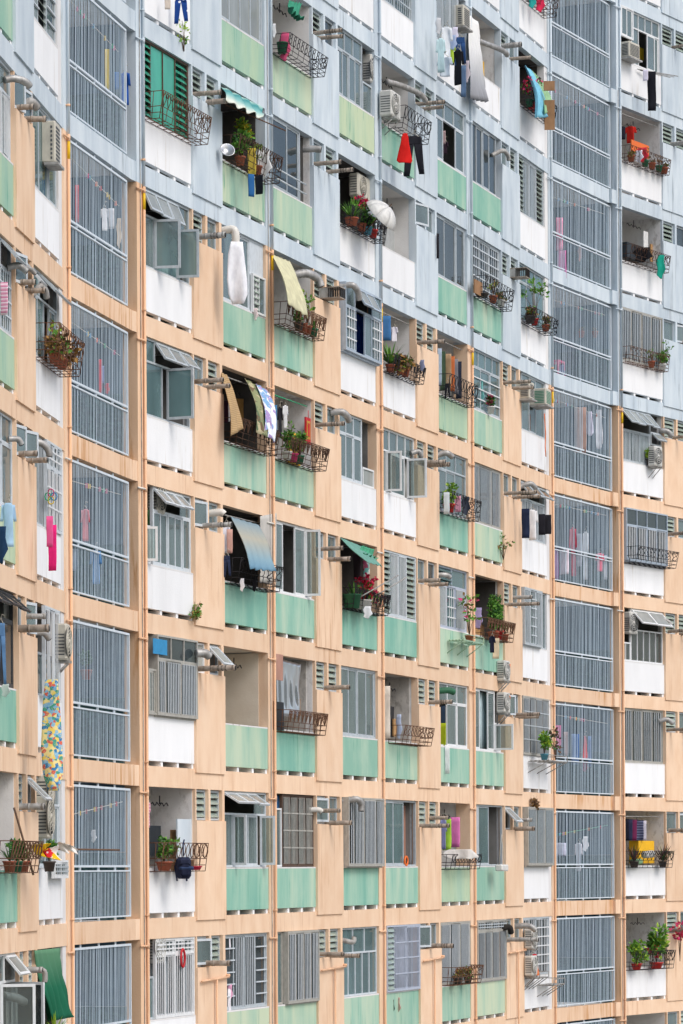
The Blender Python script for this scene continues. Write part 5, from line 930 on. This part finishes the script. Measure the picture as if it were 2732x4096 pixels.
ga('G0', 4, 'towel', (0, 648, 18, 722), 'pink_stripe', 'pink striped towel', y=-.25); ga('G0', 3, 'shirt', (0, 1155, 38, 1255), '#a9cbe6', 'light blue shirt over the front', y=-.2); ga('G0', 3, 'rag', (-12, 1208, 18, 1295), '#1f3a58', 'navy padded jacket', y=-.35, name='jacket', cat='jacket'); ga('G0', 2, 'trousers', (-10, 1430, 14, 1580), '#5f85ad', 'faded blue jeans at dark window', y=-.15); ga('G0', 2, 'rag', (2, 1570, 24, 1600), '#c9d6d0', 'pale rag over the sill', y=-.08)
ga('W0', 3, 'towel', (106, 1185, 122, 1255), '#e0609a', 'pink vest on pegs', y=-.3); ga('W0', 3, 'towel', (110, 1205, 130, 1310), '#e62d82', 'hot pink trousers', y=-.34, name='trousers', cat='trousers'); ga('W0', 2, 'sheet', (92, 1560, 143, 1815), 'print_sheet', 'yellow and blue patterned bed sheet', y=-.5)
tp('W0', 1, (77, 1940, -.3), (116, 1936, -.5), (84, 1963, -.32), (122, 1972, -.5), '#f0cf2a', 'yellow plastic sheet drying', name='plastic_sheet', cat='plastic sheet', fold=.04, nf=3); tp('W0', 1, (108, 1950, -.5), (150, 1937, -.7), (110, 1968, -.5), (140, 1976, -.7), 'red_print', 'red and white plastic sheet', name='plastic_sheet', cat='plastic sheet', fold=.04, nf=3); tp('W0', 1, (140, 1934, -.7), (172, 1944, -.85), (146, 1958, -.7), (184, 1956, -.9), '#e8e2da', 'off-white plastic sheet at pole end', name='plastic_sheet', cat='plastic sheet', fold=.04, nf=3)
ga('W1', 1, 'shirt', (334, 1840, 346, 1900), 'pink_stripe', 'striped shirt', y=.1); ga('G1', 0, 'shirt', (516, 2150, 530, 2220), '#e6e3ea', 'white lace top inside', y=.1); ga('G1', 0, 'rag', (516, 2260, 536, 2300), '#e0a8c6', 'pink cloth inside the rails', y=.05); ga('G1', 0, 'towel', (516, 2270, 530, 2340), '#efeef4', 'white cloth inside the rails', y=.08); ga('G4', 0, 'rag', (898, 2290, 922, 2330), '#cfa8a0', 'pinkish cloth behind the lattice', y=.05); ga('G4', 0, 'rag', (894, 2295, 906, 2330), '#24232a', 'black cloth behind the lattice', y=.04)
ga('W2', 4, 'towel', (1197, 1168, 1216, 1235), '#27304a', 'navy trousers', y=-.35, name='trousers', cat='trousers'); ga('W2', 4, 'shirt', (1208, 1170, 1236, 1240), '#f0f1f4', 'white shirt', y=-.4); ga('W2', 4, 'towel', (1236, 1180, 1252, 1228), '#1f1f26', 'first black skirt', y=-.45, name='skirt', cat='skirt'); ga('W2', 4, 'towel', (1248, 1182, 1266, 1226), '#2a2a30', 'second black skirt at the far end', y=-.5, name='skirt', cat='skirt'); ga('W2', 9, 'rag', (1228, -10, 1252, 28), '#cf2f52', 'red cloth in rack', y=-.3); ga('W2', 9, 'rag', (1212, -15, 1232, 20), '#2fa09a', 'teal cloth in rack', y=-.25)
ga('W2', 0, 'towel', (1222, 2190, 1232, 2225), '#c42a34', 'red cloth by condensers', y=-.1); ga('W2', 0, 'dress', (1226, 2210, 1240, 2240), '#ea8a5a', 'orange cloth by condensers', y=-.15, name='cloth', cat='cloth')
ga('W3', 9, 'towel', (1486, 165, 1506, 254), '#1f1f26', 'long black skirt with white trim', y=-.5, name='skirt', cat='skirt'); ga('W3', 9, 'towel', (1476, 160, 1488, 185), '#d6d2e2', 'pale cloth on pole', y=-.45); ga('W3', 8, 'shirt', (1432, 290, 1462, 328), '#d8332a', 'red top inside', y=.3); ga('W3', 8, 'towel', (1425, 290, 1436, 320), '#2a2a36', 'dark top inside', y=.3); ga('W3', 8, 'rag', (1458, 338, 1490, 372), '#d63a4a', 'red and white shirt over rack', y=-.2); ga('W3', 8, 'rag', (1456, 345, 1478, 372), '#e3e4ee', 'white shirt tail over rack', y=-.25)
ga('W3', 7, 'rag', (1452, 568, 1500, 602), '#1e1e22', 'black cloth slumped in rack', y=-.2); ga('W3', 7, 'rag', (1506, 585, 1528, 640), '#1f9a84', 'green cloth at rack end', y=-.36)
for i, (x0, x1, m_, d) in enumerate(((1432, 1444, '#1f2130', 'black shirt'), (1441, 1452, '#2a2f48', 'navy shirt'), (1450, 1462, '#6f2a4f', 'plum shirt'), (1460, 1478, 'check', 'checked shirt'), (1474, 1484, '#d3d0dd', 'pale shirt'))):
    ga('W3', 1, 'towel', (x0, 1880 + i, x1, 1930), m_, d + ' in the row', y=.2, name='shirt', cat='shirt')
for x0, x1, y0, y1, m_, d in ((1441, 1450, 1478, 1512, '#d84a52', 'red shirt'), (1450, 1460, 1475, 1512, '#e8685e', 'coral shirt'), (1468, 1476, 1470, 1510, '#a86a44', 'brown shirt'), (1484, 1494, 1472, 1512, '#6a3f3c', 'maroon shirt'), (1512, 1520, 1478, 1510, '#7fc49a', 'mint shirt')):
    ga('W3', 3, 'towel', (x0, y0, x1, y1), m_, d + ' behind the panes', y=.16, name='shirt', cat='shirt')

# washing and odds and ends behind the stair railings
for n, kind, bx, m_, d in ((6, 'towel', (240, 112, 251, 205), '#e6c93a', 'yellow cloth'), (6, 'shirt', (274, 165, 300, 240), '#2456a8', 'blue shirt'), (6, 'towel', (262, 165, 272, 205), '#3f78c0', 'blue towel'), (5, 'towel', (172, 425, 181, 510), '#d0202c', 'long red cloth'), (5, 'towel', (166, 430, 172, 500), '#26304f', 'navy cloth'), (5, 'shirt', (230, 478, 250, 530), '#eceef2', 'white shirt'), (5, 'towel', (248, 478, 262, 525), '#dfe2e8', 'white towel'), (5, 'rag', (266, 500, 280, 570), '#cbbca8', 'beige towel'),
                     (4, 'towel', (226, 825, 234, 905), '#cf2433', 'red banner'), (4, 'rag', (240, 880, 252, 905), '#d62d38', 'red bundle'), (4, 'towel', (230, 840, 240, 880), '#8f9fd0', 'lilac cloth'), (3, 'shirt', (184, 1168, 206, 1242), '#e8838c', 'salmon shirt'), (3, 'shirt', (204, 1262, 234, 1340), '#6fa4dc', 'blue shirt'), (3, 'towel', (163, 1260, 178, 1310), '#a8c0d8', 'pale blue cloth'), (1, 'rag', (208, 1905, 222, 1935), '#e3e6ea', 'white hanger cloth')):
    ga('S1', n, kind, bx, m_, d + ' behind the bars', y=.12, group='washing behind the stair bars')
for n, kind, bx, m_, d in ((7, 'towel', (1276, 500, 1292, 575), '#e08aa8', 'pink towel'), (7, 'towel', (1280, 575, 1300, 640), '#c884b0', 'mauve cloth'), (7, 'rag', (1326, 565, 1336, 600), '#d8a090', 'peach rag'), (6, 'rag', (1284, 838, 1298, 872), '#6d6f9c', 'slate towel'), (5, 'towel', (1318, 935, 1346, 1040), '#a98f86', 'brown board-like cloth'), (5, 'sheet', (1344, 945, 1362, 1000), '#d8d4e8', 'lavender sheet'), (5, 'sheet', (1366, 940, 1384, 1030), '#dfe0e6', 'white sheet'),
                     (4, 'towel', (1272, 1260, 1282, 1330), '#b070b8', 'violet cloth'), (4, 'towel', (1284, 1262, 1306, 1318), '#e8dce6', 'white towel'), (4, 'shirt', (1306, 1210, 1324, 1322), '#e2566f', 'rose shirt'), (4, 'towel', (1324, 1225, 1336, 1300), '#c9d0dc', 'grey cloth'), (4, 'shirt', (1336, 1220, 1352, 1330), '#dfe4ea', 'white shirt'), (4, 'shirt', (1366, 1270, 1388, 1312), '#e8607c', 'pink vest'), (4, 'towel', (1386, 1275, 1394, 1330), '#d3dbe4', 'pale cloth'),
                     (2, 'towel', (1276, 1665, 1288, 1720), '#d8629a', 'pink cloth'), (2, 'towel', (1294, 1680, 1304, 1735), '#cfa090', 'tan cloth'), (2, 'dress', (1336, 1690, 1350, 1742), '#d02a36', 'red dress'), (2, 'towel', (1350, 1690, 1358, 1760), '#5f86c0', 'blue cloth'), (2, 'rag', (1336, 1748, 1350, 1772), '#a05070', 'plum umbrella'), (2, 'towel', (1310, 1685, 1330, 1755), '#5b79a8', 'denim cloth'), (1, 'shirt', (1318, 1935, 1338, 2000), '#e4e6f0', 'white shirt'), (1, 'rag', (1336, 1920, 1352, 1955), '#e0e2e8', 'pale rag'), (1, 'towel', (1274, 1935, 1300, 1965), '#c4c8dc', 'lilac towel')):
    ga('S2', n, kind, bx, m_, d + ' behind the bars', y=.12, group='washing behind the stair bars')
for col, n, a, b, d in (('S1', 6, .3, .5, 'upper clothes line'), ('S1', 5, .25, .55, 'clothes line'), ('S1', 1, .6, .3, 'slack clothes line'), ('S1', 4, .35, .5, 'clothes line'), ('S1', 3, .4, .3, 'clothes line'), ('S2', 2, .35, .45, 'clothes line'), ('S2', 6, .45, .3, 'clothes line'), ('S2', 8, .4, .4, 'clothes line'), ('S2', 7, .5, .3, 'clothes line'), ('S2', 5, .3, .35, 'clothes line'), ('S2', 4, .3, .25, 'clothes line'), ('S2', 1, .7, .4, 'green clothes line')):
    c = C(col, n); p, q = Vector((.1, .13, c.ho - a)), Vector((c.w - .2, .13, c.ho - b)); o = pole(c, p, q, 'plastic_green' if 'green' in d else 'rope', d + ' behind the bars', .008, 'clothes_line', 'clothes line')
    for k in range(9):
        r_ = (q - p) * rnd.uniform(.05, .95); k_ = MB(); k_.box(r_.x - .02, r_.x + .02, r_.y - .015, r_.y + .015, r_.z - .05, r_.z + .03, rnd.choice(['plastic_blue', 'petal_pink', 'plastic_green', 'petal_yellow', 'red_lacquer', 'tag_orange'])); k_.build('clothes_peg', o)
c = C('S2', 6); m = MB(); m.box(0, .45, 0, .4, 0, .05, 'petal_pink'); m.box(0, .45, .36, .4, .05, .5, 'petal_pink')
for q in ((0, 0), (.41, 0), (0, .36), (.41, .36)): m.box(q[0], q[0] + .04, q[1], q[1] + .04, -.4, 0, 'petal_pink')
x, z = pt(c, 1278, 830, .2); single(m, c, x, .15, z, 'plastic_chair', 'pink plastic chair behind the bars', 'chair')
for i, px in enumerate((1335, 1366)): x, z = pt(c, px, 775, .2); plant(c, x, z, 'dry', ('small' if i else 'smaller') + ' orange hanging pot plant behind the bars', .2, s=.35, pot='terracotta', pw=.09)
x, z = pt(C('S1', 2), 198, 1560, .3); plant(C('S1', 2), x, z, 'bush', 'dark climbing plant behind the bars', .3, s=.7, pot='terracotta', mats=['leaf_dark'])

# boards, furniture and fittings in the open balconies
for col, n in (('G4', 7), ('G4', 6), ('G1', 2), ('G4', 2), ('W1', 1), ('G5', 1), ('W3', 8), ('W3', 7), ('W3', 1), ('W3', 0), ('G4', 5), ('G2', 2), ('G1', 4), ('G2', 4), ('G2', 7)): hooks(C(col, n), x=1.0)
def pn(col, n, bx, mat, desc, **k): panel(C(col, n), bx, mat, desc, **k)
pn('G2', 4, (664, 990, 690, 1062), 'board_yellow', 'yellow board behind the rack', y=-.06); pn('W3', 1, (1466, 1930, 1502, 1982), 'board_yellow', 'yellow cupboard', y=.3, name='cupboard', cat='cupboard', th=.3); pn('G6', 8, (1106, 138, 1112, 205), 'board_yellow', 'narrow yellow board', y=.25); pn('W3', 9, (1462, 105, 1478, 132), 'board_yellow', 'yellow board inside the open light', y=.4)
pn('G4', 6, (884, 520, 916, 575), 'door_grey', 'grey doors', y=.5, name='storage_cupboard', cat='cupboard'); pn('G2', 2, (630, 1610, 652, 1675), 'board_black', 'black sheet of board', y=-.03); pn('G2', 2, (630, 1500, 650, 1560), 'acrylic', 'pinkish acrylic sheet', y=-.02); pn('G2', 2, (652, 1600, 690, 1640), 'cardboard', 'brown plywood sheet', y=.2); pn('G4', 2, (884, 1620, 905, 1690), 'board_black', 'dark doorway panel', y=.35, name='inner_door', cat='door'); pn('G4', 2, (904, 1650, 918, 1690), 'wood', 'leaning wooden board', y=.3)  # black panel puts the darkness of the doorway into colour
pn('W3', 7, (1478, 530, 1488, 590), 'pot_white', 'white board on edge', y=.15); pn('W3', 7, (1494, 560, 1515, 600), 'wood', 'wooden shelf', y=.3, name='shelf', cat='shelf'); pn('W3', 7, (1440, 555, 1478, 590), 'cabinet', 'dark cabinet', y=.5, name='cabinet', cat='cabinet', th=.4); pn('W3', 8, (1450, 320, 1490, 350), 'tag_orange', 'orange poster board', y=.1)
pn('W1', 1, (336, 1895, 406, 1965), 'cabinet', 'dark blue-grey cabinets', y=.7, name='cabinet', cat='cabinet', th=.3); pn('W1', 1, (408, 1880, 445, 1985), 'blue', 'pale blue-grey board at the far side', y=.08); pn('W1', 1, (394, 1905, 408, 1970), 'wood', 'plywood offcut', y=.25); pn('G6', 3, (1090, 1430, 1112, 1470), 'wood', 'brown boards behind the bars', y=.1); pn('G6', 6, (1090, 640, 1108, 672), 'cardboard', 'flattened cardboard box in rack', y=-.2, name='cardboard_box', cat='cardboard'); pn('W2', 8, (1248, 186, 1274, 208), 'cardboard', 'upper cardboard flap', y=-.55, name='cardboard_box', cat='cardboard', par=False); pn('W2', 8, (1250, 230, 1274, 298), 'cardboard', 'lower cardboard flap', y=-.5, name='cardboard_box', cat='cardboard', par=False)
pn('G2', 7, (646, 82, 664, 118), 'cardboard', 'brown card in rack', y=-.12, name='cardboard_box', cat='cardboard'); pn('G4', 8, (868, -20, 880, 10), 'wood', 'wooden window post', y=.02); pn('G2', 1, (636, 1826, 650, 1905), 'blue_paint', 'blue door behind the side light', y=.15, name='inner_door', cat='door'); pn('G4', 1, (928, 1850, 950, 1985), 'acrylic', 'pink-grey door inside', y=.3, name='inner_door', cat='door'); pn('W1', 2, (352, 1465, 384, 1500), 'plastic_blue', 'blue poster in the top light', y=-.1, th=.01, name='poster', cat='poster')  # the two doors here are fixed doors of the flats
c = C('G2', 4); m = MB(); m.box(0, .3, 0, .03, 0, .55, 'red_lacquer'); m.box(.05, .25, -.01, -.002, .1, .48, 'gold'); m.box(.1, .2, -.014, -.011, .15, .43, 'red_lacquer'); m.tube([(.15, 0, .55), (.15, .0, .7)], .008, 'red_lacquer', 5)
x, z = pt(c, 697, 1018, .1); single(m, c, x, .05, z, 'lucky_hanging', 'red and gold lucky hanging', 'wall hanging')
c = C('G3', 6); m = MB()
for k in range(8):
    a0, a1 = k * .7854, (k + 1) * .7854; R1 = .42; P = lambda a, t: (R1 * math.sin(t) * math.cos(a), R1 * math.sin(t) * math.sin(a), .34 * math.cos(t))
    m.sheet(lambda u, v: P(a0 + (a1 - a0) * u, .02 + 1.35 * v), 3, 6, .006, 'pot_white', (0, 0, -1))
m.tube([(0, 0, .42), (0, 0, -.5)], .012, 'iron', 5); x, z = pt(c, 868, 500, -.55)
o = single(m, c, x, -.55, z, 'parasol', 'open white parasol over the rack end', 'parasol'); o.rotation_euler = (R(20), R(48), 0)
c = C('W1', 1); m = MB(); m.bbox(-.13, .14, -.09, .09, -.42, -.02, '#2a2f44', .06); m.bbox(-.1, .1, -.15, -.08, -.38, -.14, '#20253a', .04)
for sx in (-.09, .09): m.tube([(sx, .1, -.06), (sx * 1.2, .2, -.2), (sx, .11, -.46)], .018, '#2f3a58', 5)
m.tube([(0, .0, 0), (0, .02, .22), (.03, .05, .3)], .015, '#2f3a58', 5); m.bbox(-.11, .17, -.16, .0, -.26, -.19, '#31405f', .03)
x, z = pt(c, 421, 1965, -.45); single(m, c, x, -.45, z, 'backpack', 'navy backpack strapped to the rack', 'backpack', None, True, .3)
c = C('G1', 6); m = MB(); m.lathe([(.02, 0), (.09, .015), (.14, .07), (.15, .09), (.135, .09), (.085, .03), (.02, .02)], (0, 0, 0), 'wok', 16); x, z = pt(c, 520, 350, -.2); o = single(m, c, x, -.2, z, 'wok', 'silver wok at the near rack end', 'wok'); o.rotation_euler = (R(60), R(30), 0)
c = C('W3', 1); m = MB(); m.tube([(0, 0, 0), (.02, 0, 0), (.5, .0, .02), (.52, 0, .02)], [.06, .1, .1, .06], 'pot_white', 12); x, z = pt(c, 1478, 1962, -.18); single(m, c, x, -.18, z, 'bolster', 'white bolster in the rack', 'cushion'); m = MB(); m.bbox(0, .5, 0, .2, 0, .16, '#8fb58c', .05); x, z = pt(c, 1458, 1985, -.2); single(m, c, x, -.2, z, 'cushion', 'pale green cushion in the rack', 'cushion')
bucket(C('G2', 7), .15, -.05, 'pot_green', 'dark green bucket at near rack end'); bucket(C('G6', 6), .2, -.05, 'pot_dark', 'black dish at near rack end', r=.16, h=.06, name='dish', cat='dish'); bucket(C('W1', 1), 1.0, -.04, 'petal_yellow', 'small yellow tub', r=.07, h=.12, name='tub', cat='tub'); bucket(C('W1', 1), 1.3, -.04, 'cardboard', 'woven basket in rack', r=.18, h=.18, name='basket', cat='basket'); bucket(C('W1', 1), 1.75, -.04, 'petal_red', 'red plastic tray', r=.16, h=.06, name='tray', cat='tray'); bucket(C('G3', 3), .2, -.05, 'pot_green', 'dark green crate-like tub', r=.2, h=.28, name='tub', cat='tub'); bucket(C('G3', 3), .8, -.05, 'pot_white', 'white foam tub', r=.22, h=.2, name='tub', cat='tub'); bucket(C('W2', 8), .6, -.05, 'pot_red', 'red tub in rack', r=.12, h=.14, name='tub', cat='tub'); bucket(C('G2', 5), 1.25, -.05, 'terracotta', 'empty clay pot', r=.1, h=.17, name='empty_pot', cat='flower pot')
# poles, rails and shelves
c = C('W3', 9); 
for i in range(3): pole(c, (.9 + .1 * i, -.05, -.12), (2.35, -.55 + i * .12, -.1), 'flue_grey', ('outer ', 'middle ', 'inner ')[i] + 'drying rod under the window', .012)
pole(C('W0', 1), (.3, .0, .32), (1.4, -1.1, .3), 'twig', 'bamboo pole carrying plastic sheets', .016); pole(C('G0', 1), (1.9, -.02, .95), (2.0, -.3, -.1), 'twig', 'leaning dark stick', .018, 'stick', 'stick'); pole(C('G3', 3), (.2, -.2, .1), (1.6, -.75, .75), 'flue_grey', 'near awning strut', .014, 'awning_strut', 'awning strut'); pole(C('G3', 3), (1.5, -.05, .2), (2.15, -.75, .75), 'flue_grey', 'far awning strut', .014, 'awning_strut', 'awning strut'); pole(C('G1', 6), (.1, -.05, 1.05), (2.2, -.5, .95), 'iron_brown', 'rod along the awning edge', .014)
c = C('G2', 6); pole(c, (.1, -.06, .16), (1.8, -.06, .16), 'alu_light', 'lower guard rail across window', .018, 'guard_rail', 'guard rail'); pole(c, (.1, -.06, .36), (1.8, -.06, .36), 'alu_light', 'upper guard rail across window', .018, 'guard_rail', 'guard rail')
for col, n in (('G1', 4), ('G2', 4), ('G1', 3), ('G5', 5), ('W3', 1), ('G4', 5), ('W3', 8)): c = C(col, n); pole(c, (.1, .12, c.ho - .16), (c.w - .1, .12, c.ho - .14), 'plastic_green' if col == 'G2' else 'flue_grey', 'clothes pole under the ceiling', .014)
c = C('G4', 6); m = MB(); m.tube([(0, 0, 0), (0, 0, .95), (.04, 0, 1.0), (.75, 0, 1.0), (.8, 0, .95), (.8, 0, .0)], .014, 'petal_yellow', 6); single(m, c, 1.2, .55, .1, 'drying_stand', 'yellow tubular drying stand', 'drying stand')
def shelf(col, n, x, w, z, desc, proj=.45, mat='flue_grey', slats=5):
    c = C(col, n); m = MB()
    for i in range(slats): m.box(0, w, -proj + i * proj / slats, -proj + (i + .5) * proj / slats, 0, .02, mat)
    for xx in (.04, w / 2, w - .06): m.tube([(xx, -proj, .0), (xx, .02, -.3)], .012, mat, 4); m.box(xx, xx + .02, -proj, .0, -.022, -.001, mat)
    m.tube([(0, -proj, .15), (w, -proj, .15), (w, 0, .15)], .01, mat, 4); m.tube([(w, -proj, 0), (w, -proj, .15)], .01, mat, 4); m.tube([(0, -proj, 0), (0, -proj, .15)], .01, mat, 4)
    single(m, c, x, 0, z, 'wall_shelf', desc, 'shelf')
shelf('W2', 2, .5, 1.7, -.14, 'slatted metal shelf carrying green shrub', .55); shelf('W2', 0, 1.2, 1.0, -.25, 'small empty slatted shelf'); shelf('G5', 3, .6, 1.6, -.28, 'pale planter shelf', .4, 'limegreen'); shelf('W2', 0, .1, .8, -.03, 'shelf under the condensers', .4)
c = C('G6', 1); m = MB(); m.bbox(0, .5, -.2, 0, 0, .16, 'pot_white', .03)
for xx in (0.02, .48): m.tube([(xx, -.1, .16), (.25, -.1, .9)], .006, 'rope', 4)
x, z = pt(c, 1136, 2000, -.2); single(m, c, x, -.2, z, 'hanging_basket', 'white basket hung on cords', 'basket')
m = MB(); m.tube([(.1 * math.cos(t * .5236), 0, .1 * math.sin(t * .5236)) for t in range(12)], .025, 'tag_orange', 6, True); c = C('G4', 1); single(m, c, 1.6, .05, .13, 'wreath', 'orange ring on the sill', 'ring'); m = MB(); m.tube([(.09 * math.cos(t * .5236), 0, .17 * math.sin(t * .5236)) for t in range(12)], .022, 'red_lacquer', 6, True); c = C('W1', 0); single(m, c, 1.55, -.04, 1.1, 'wreath', 'red ring on the white grille', 'ring')
m = MB()
for k, mt in enumerate(('plastic_blue', 'petal_pink', 'plastic_green', 'petal_yellow')):
    a = k * 1.57; m.tube([(.05 * math.cos(a) + .05 * math.cos(t * .7854), 0, .06 * math.sin(a) + .065 * math.sin(t * .7854)) for t in range(8)], .01, mt, 4, True)
c = C('W0', 3); x, z = pt(c, 117, 1140, -.1); single(m, c, x, -.1, z, 'clip_hanger', 'colourful plastic clip hanger', 'hanger', None, True)
m = MB(); m.tube([(0, 0, 0), (.05, -.02, -.5), (.0, -.02, -.85), (.06, -.02, -1.1)], .014, 'tag_orange', 5); c = C('W2', 5); single(m, c, 1.8, -.1, .6, 'hose', 'orange drain hose', 'hose')
for wl, x, d in ((WB, 563, 'grey cable down the column past the near stairs'), (WC, 2478, 'grey cable down the column past the far stairs'), (WB, 1075, 'thin grey cable on the pier past the second balcony column')):
    m = MB(); z0 = zb(-2); m.tube([(.006 * math.sin(k * 1.3), 0, k * .9) for k in range(32)], .009, 'flue_grey', 5); q = m.build('cable', None, wl.loc(wl.s(x), -.025, z0), wl.rz); tag(q, d, 'cable', 'cables on the facade')
for o in scene.objects:
    if o.parent is None and 'category' in o and 'kind' not in o: o['kind'] = 'thing'

# repeats outside the picture (they only show from a step to the side) are kept as one mass per kind of part
bpy.context.view_layer.update()
def seen(o):
    p = o.matrix_world.translation + Vector((0, 0, 0)); best = False
    for dz in (-.9, 0, 1.45):
        for dx in (0, 2.2):
            q = o.matrix_world @ Vector((dx, 0, dz)); qx, qy = q.x / q.y * FPX, -(q.z - EYE) / q.y * FPX
            px, py = CX + qx + ROLL * qy, HZ + qy - ROLL * qx
            if -15 < px < 2747 and -15 < py < 4111: best = True
    return best
for nm in ('balcony_front', 'kitchen_window', 'kitchen_wall', 'window', 'wall_shade_lining'):
    al = [o for o in bld.children if o.name.split('.')[0] == nm]; out = [o for o in al if not seen(o)]
    inn = sorted((o for o in al if o not in out), key=lambda o: o.matrix_world.translation.y); out += inn[99:]
    if len(out) < 2: continue
    m = MB(); m.mats = []
    for o in out:
        for q in [o] + list(o.children_recursive):
            if q.type != 'MESH': continue
            base = len(m.v); m.v += [tuple(q.matrix_world @ v.co) for v in q.data.vertices]
            for p in q.data.polygons:
                mt = q.data.materials[p.material_index]
                if mt not in m.mats: m.mats.append(mt)
                m.f.append([i + base for i in p.vertices]); m.m.append(m.mats.index(mt)); m.smooth.append(p.use_smooth)
    k = m.build(nm, bld); k['kind'] = 'stuff'
    for o in out:
        for q in list(o.children_recursive): bpy.data.objects.remove(q)
        bpy.data.objects.remove(o)
